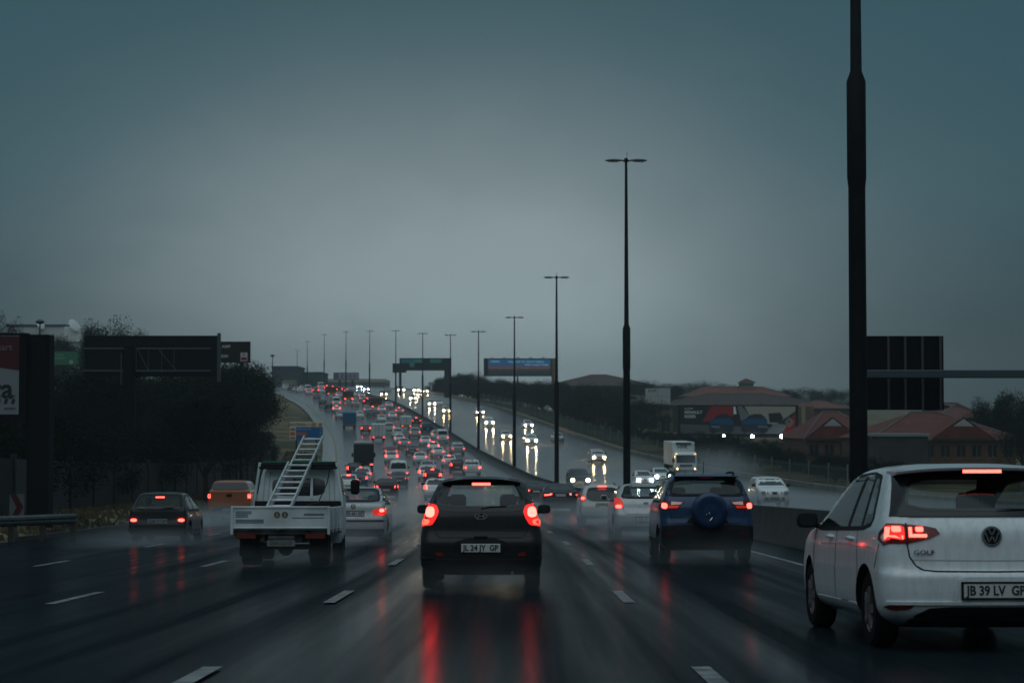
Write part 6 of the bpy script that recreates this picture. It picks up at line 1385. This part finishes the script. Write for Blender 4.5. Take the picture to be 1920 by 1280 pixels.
# ------------------------------------------------------------ trees
def leafmat(name, c):
    m = mat(name, c, .8, spec=.04); t = m.node_tree; b = t.nodes['Principled BSDF']; cx = nn(t, 'ShaderNodeTexCoord'); z = nn(t, 'ShaderNodeTexNoise'); z.inputs['Scale'].default_value = .9; z.inputs['Detail'].default_value = 4
    t.links.new(cx.outputs['Object'], z.inputs['Vector']); r = nn(t, 'ShaderNodeMapRange'); r.inputs[1].default_value = .35; r.inputs[2].default_value = .65; t.links.new(z.outputs[0], r.inputs[0])
    t.links.new(mixc(t, r.outputs[0], tuple(v*.55 for v in c), tuple(v*1.5 for v in c)), b.inputs['Base Color']); return m
LEAFS = [leafmat('leaf_dark', (.006, .011, .007)), leafmat('leaf_olive', (.012, .018, .009)), leafmat('leaf_deep', (.007, .014, .011))]
BARK = mat('bark', (.02, .017, .014), .9)
def treeproto(seed, h=9, cr=4, nl=15000, trunk=.30, ls=.15, col=0):
    rg = random.Random(seed); t = thing('tree', 'x', 'tree'); m = MB(); tips = []
    th = h*trunk; m.tube([(0, 0, -.5), (.1, .05, th*.6), (.15, 0, th*1.15)], [.26, .19, .14], 8)
    for k in range(7):
        a = 2*math.pi*k/7 + rg.uniform(-.3, .3); rr_ = rg.uniform(.45, .8)*cr; z1 = th + rg.uniform(.25, .75)*(h-th)
        p0 = Vector((.1, 0, th*rg.uniform(.7, 1.1))); p1 = Vector((math.cos(a)*rr_, math.sin(a)*rr_, z1)); mid = (p0+p1)/2 + Vector((0, 0, rg.uniform(0, .5))); m.tube([p0, mid, p1], [.10, .06, .025], 5); tips.append(p1)
    m.build('trunk', BARK, t, smooth=60)
    cl = []
    for k in range(26 if h < 12 else 60):
        a = rg.uniform(0, 2*math.pi); u = rg.uniform(-.6, 1); r0 = math.sqrt(max(0, 1-u*u*.8))*cr*rg.uniform(.35, .88)
        cl.append((Vector((math.cos(a)*r0, math.sin(a)*r0, th + (h-th)*(.45 + .42*u))), rg.uniform(.7, 1.5)*cr/4))
    cl += [(p, rg.uniform(.8, 1.3)*cr/4) for p in tips]; m = MB()
    for i in range(nl):
        c, r0 = cl[rg.randrange(len(cl))]; d = Vector((rg.gauss(0, 1), rg.gauss(0, 1), rg.gauss(0, .75))).normalized()*r0*rg.random()**.4*1.15
        p = c + d; s = ls*rg.uniform(.6, 1.3); ax = Vector((rg.gauss(0, 1), rg.gauss(0, 1), rg.gauss(0, 1))).normalized(); bx = ax.orthogonal().normalized(); cx = ax.cross(bx)
        m.add([p - bx*s*.5 , p + cx*s*.32, p + bx*s*.6, p - cx*s*.32], [(0, 1, 2, 3)])
    m.build('crown', LEAFS[col], t); return t
protos = [treeproto(1, 9, 4.2, col=0), treeproto(2, 9, 3.6, col=2), treeproto(3, 9, 4.6, col=1), treeproto(4, 9, 3.9, trunk=.22, col=0), treeproto(5, 5, 3.4, 8000, .08, .14, col=0), treeproto(6, 18, 6.5, 24000, .22, .22, col=0)]
index_kids(); usedt = set(); rg = random.Random(11)
def tree(pi, X, D, h, label, group, wide=1.0, z=None):
    p = protos[pi]; c = [p] if pi not in usedt else copy_tree(p); usedt.add(pi); t = c[0]; b = 9 if pi < 4 else (5 if pi == 4 else 18); s = h/b
    t.location = (X, D, (zg(D, X-Xm(D)) if z is None else z) - .15); t.scale = (s*wide, s*wide, s); t.rotation_euler = (0, 0, rg.uniform(0, 6.28)); t['label'] = label; t['category'] = 'tree'; t['group'] = group; return t
def deep(x, off):
    lo, hi = 30, 640
    for _ in range(40):
        mid = (lo+hi)/2; X = at(x, 750, mid).x - Xm(mid)
        if (off < 0 and X > off) or (off > 0 and X < off): lo = mid
        else: hi = mid
    return lo
def tpx(pi, x, ytop, D, label, group, wide=1.0, dz=0):
    """a tree whose top stands at the measured pixel"""
    p = at(x, ytop, D); z0 = zg(D, p.x-Xm(D)); return tree(pi, p.x, D, max(2.5, (p.z - z0)*1.02), label, group, wide)
GL = 'dense trees on the left behind the fence'
lt_ = [(105, 700, 85), (160, 712, 78), (225, 705, 84), (290, 712, 92), (350, 700, 98), (180, 690, 118), (250, 696, 130), (330, 690, 135), (400, 696, 122), (385, 684, 160), (430, 682, 175), (300, 700, 110), (135, 745, 70), (210, 760, 74), (280, 770, 80), (345, 765, 90), (400, 740, 108), (430, 745, 125), (450, 700, 165), (470, 690, 190), (475, 676, 225), (478, 680, 240), (500, 690, 262), (515, 692, 290), (520, 700, 310), (515, 722, 300), (528, 735, 330), (465, 735, 215), (480, 730, 200), (455, 725, 170), (60, 720, 95), (20, 700, 110), (512, 705, 335), (510, 702, 365)]
for i, (x, y, D) in enumerate(lt_):
    if x < 425: D = deep(x, -33 - 10*rg.random())
    else: x -= 42
    near = 'near' if D < 140 else ('middle' if D < 200 else 'far')
    tpx(i % 4, x, y, D, 'dark leafy tree in the %s part of the left tree mass' % near, GL + ' ' + near, wide=1.15 if D < 140 else (1.05 if x < 425 else .85))
tpx(3, 205, 596, 265, 'dark tree standing above the board seen from behind', 'trees on the left skyline', .62); tpx(1, 172, 610, 270, 'dark tree touching the satellite dish', 'trees on the left skyline', .35); tpx(0, 247, 616, 262, 'dark tree crown at the right end of the left skyline', 'trees on the left skyline', .4)
tpx(3, 12, 590, 230, 'small dark tree top above the cut billboard', 'trees on the left skyline', .35); tpx(1, 105, 632, 330, 'dark bushy tree below the white building', 'trees on the left skyline', .9); tpx(2, 60, 634, 335, 'dark tree behind the cut billboard column', 'trees on the left skyline', .9); tpx(3, 135, 640, 340, 'dark tree above the green billboard', 'trees on the left skyline', .8); tpx(0, 440, 676, 215, 'dark tree under the black billboard', 'trees on the left skyline', .9)
rt = [(870, 698, 470), (888, 697, 455), (905, 710, 400), (930, 716, 380), (960, 714, 350), (990, 714, 340), (1015, 712, 330), (850, 710, 520), (835, 716, 560), (818, 722, 590), (800, 722, 610), (1050, 716, 315), (1075, 722, 300), (1100, 716, 300), (1130, 722, 285), (1160, 716, 320), (1190, 712, 330), (1215, 714, 310), (1090, 740, 262), (1120, 750, 250), (1150, 770, 240), (1060, 745, 280), (1030, 740, 300), (1000, 735, 315), (970, 735, 330), (940, 735, 350), (910, 730, 370), (1095, 770, 236), (1130, 790, 225), (1060, 765, 262), (890, 722, 400), (870, 722, 430), (850, 726, 460), (1020, 758, 285)]
for i, (x, y, D) in enumerate(rt):
    if y > 732 and x < 1080: continue
    if x >= 1140 and y > 732: y = max(y, 770)
    D = deep(x, 33 + 14*rg.random()) if (y > 732 or x < 1140) else deep(x, 75)
    near = 'near' if D < 330 else ('middle' if D < 420 else 'far'); tpx((i*3) % 4, x, y, D, 'dark tree in the %s part of the wood right of the oncoming lanes' % near, 'wood right of the oncoming lanes ' + near, 1.1)
for i in range(34):
    D = 352 + 8*i + rg.uniform(-3, 3); o = wR(D) + 8 + 7*rg.random(); tree(4, Xm(D)+o, D, rg.uniform(4, 6.5), 'dark undergrowth bush under the wood right of the oncoming lanes', 'undergrowth right of the oncoming lanes', 1.5)
for i, (x, y) in enumerate([(1245, 718), (1270, 719), (1300, 716), (1330, 716), (1360, 719), (1480, 729), (1510, 727), (1545, 728), (1575, 729), (1215, 722), (1440, 728)]):
    tpx(i % 4, x, y, 520, 'dark tree on the skyline behind the brown and red roofs', 'skyline trees behind the roofs', 1.2)
for i in range(34):
    x = 1150 + 16*i + rg.uniform(-6, 6); D = deep(x, wR(300)+9 if x < 1300 else 32 + 5*rg.random()); p = at(x, 800, D); tree(4, p.x, D, rg.uniform(1.8, 3.0), 'dark bush along the foot of the brick buildings on the right', 'bushes beside the oncoming lanes', 1.3)
for i in range(9):
    x = 1330 + 34*i; D = deep(x, 38) + 6; p = at(x, 800, D); tree(4, p.x, D, rg.uniform(2.6, 3.4), 'dark shrub clump below the car advertisement', 'shrubs below the car advertisement', 1.0)
for i, (x, y, D, w_) in enumerate([(1858, 742, 150, .6), (1895, 733, 150, .6), (1915, 745, 155, .6), (1880, 770, 140, 1), (1915, 772, 138, 1), (1840, 770, 170, 1), (1930, 790, 118, 1.1), (1830, 790, 150, .9)]):
    tpx(i % 4, x, y, D+70, 'dark tree at the right edge behind the red roofs', 'trees at the right edge', w_)
def drop(root):
    for c in list(KIDS.get(root.name, [])): drop(c)
    bpy.data.objects.remove(root)
index_kids()
for key_, root_ in PT.items():
    if key_ not in used: drop(root_)
for i_, root_ in enumerate(protos):
    if i_ not in usedt: drop(root_)
for i in range(46):
    D = 86 + 3.2*i + rg.uniform(-1, 1); o = -28.2 - 3.5*rg.random(); tree(4, Xm(D)+o, D, rg.uniform(3.2, 5.0), 'dark bush filling the space under the left trees behind the fence', 'bushes behind the left fence', 1.2)
# tufts of grass: uncountable ground cover on the left verge
rg = random.Random(5); m = MB()
for i in range(9000):
    D = 50 + 230*rg.random()**1.0; o = -22 - 4.3*rg.random(); p = Vector((Xm(D)+o, D, zg(D, o))); a = rg.uniform(0, 3.14); s = rg.uniform(.05, .12); hgt = rg.uniform(.10, .28); dxy = Vector((math.cos(a), math.sin(a), 0))*s
    m.add([p-dxy, p+dxy, p+Vector((rg.uniform(-.05, .05), rg.uniform(-.05, .05), hgt))], [(0, 1, 2)])
tag(m.build('verge_grass', mat('grass_blade', (.075, .062, .030), .9, noise=.4, nscale=.4)), 'dry grass growing on the left verge', 'grass', kind='stuff')

# ------------------------------------------------------------ air: haze and low spray over the road
def volmat(name, col, dens, an=.3):
    m = bpy.data.materials.new(name); m.use_nodes = True; t = m.node_tree; t.nodes.clear(); v = nn(t, 'ShaderNodeVolumePrincipled'); v.inputs['Color'].default_value = (*col, 1); v.inputs['Density'].default_value = dens; v.inputs['Anisotropy'].default_value = an
    o = nn(t, 'ShaderNodeOutputMaterial'); t.links.new(v.outputs[0], o.inputs['Volume']); return m
m = MB(); m.box(-900, 700, -70, 1400, -16, 46); tag(m.build('haze', volmat('haze_air', (.80, .90, .95), HAZE)), 'pale rain haze filling the air over the motorway', 'haze', kind='stuff')
ds = [d for d in DS if 62 <= d <= 640]; k = 6; m = MB(); vs = []
for D in ds:
    for o_, h_ in ((-19.5, .012), (-19.5, .55), (-10, .75), (10, .75), (20, .55), (20, .012)):
        vs.append(road_pt(D, o_, h_))
m.add(vs, [(i*k+j, i*k+(j+1) % k, (i+1)*k+(j+1) % k, (i+1)*k+j) for i in range(len(ds)-1) for j in range(k)] + [tuple(range(k)), tuple(range((len(ds)-1)*k, len(ds)*k))])
tag(m.build('road_spray', volmat('spray_air', (.94, .98, 1), SPRAY)), 'low white tyre spray hanging over the wet road', 'spray', kind='stuff')

# spray thrown up behind the wheels of the nearest vehicles: soft-edged clouds, densest at the middle
def puff(X, D, sx, sy, sz, dens, label):
    key = 'puff_%.2f' % dens
    if key not in MATS:
        m = volmat(key, (.85, .93, .97), 0, .2); t = m.node_tree; v = [n for n in t.nodes if n.type == 'PRINCIPLED_VOLUME'][0]
        c = nn(t, 'ShaderNodeTexCoord'); vm = nn(t, 'ShaderNodeVectorMath', operation='LENGTH'); t.links.new(c.outputs['Object'], vm.inputs[0])
        nz_ = nn(t, 'ShaderNodeTexNoise'); nz_.inputs['Scale'].default_value = 2.2; nz_.inputs['Detail'].default_value = 2; t.links.new(c.outputs['Object'], nz_.inputs['Vector'])
        f = mth(t, 'MAXIMUM', mth(t, 'SUBTRACT', 1, vm.outputs['Value']), 0)
        t.links.new(mth(t, 'MULTIPLY', mth(t, 'MULTIPLY', mth(t, 'POWER', f, 1.3), mth(t, 'MULTIPLY', nz_.outputs[0], 2)), dens), v.inputs['Density']); MATS[key] = m
    bm = bmesh.new(); bmesh.ops.create_uvsphere(bm, u_segments=20, v_segments=12, radius=1); me = bpy.data.meshes.new('spray_cloud'); bm.to_mesh(me); bm.free()
    o = link('spray_cloud', me, None, MATS[key]); o.location = (X, D, zr(D, X-Xm(D)) + sz*.35); o.scale = (sx, sy, sz); tag(o, label, 'spray', None, 'stuff')
puff(-.42, 26.6, 1.4, 1.6, .42, .25, 'thin spray round the rear wheels of the dark grey hatchback')
puff(3.62, 37.0, 1.7, 2.4, .5, .22, 'thin spray round the rear wheels of the blue suv')
puff(-4.1, 36.2, 1.7, 2.4, .45, .18, 'thin spray under the bed of the dropside truck')
puff(-9.4, 51.5, 2.6, 3.6, .42, .18, 'pale spray trailing behind the black hatchback')
puff(-12.0, 79.5, 2.2, 5.0, .8, .20, 'pale spray behind the orange pickup')
puff(-3.9, 48.5, 1.6, 3.0, .6, .25, 'thin spray behind the silver sedan')
puff(3.4, 52.3, 2.0, 3.5, .8, .30, 'thin spray behind the silver hatchback')
puff(3.3, 73.0, 2.0, 4.0, .8, .25, 'thin spray behind the white hatchback with black glass')
puff(20.5, 200, 5.5, 14, 3.0, .06, 'pale spray trailing beside the white refrigerated truck')
puff(6.8, 146, 3.5, 9, 2.0, .12, 'lit spray in front of the dark oncoming suv')
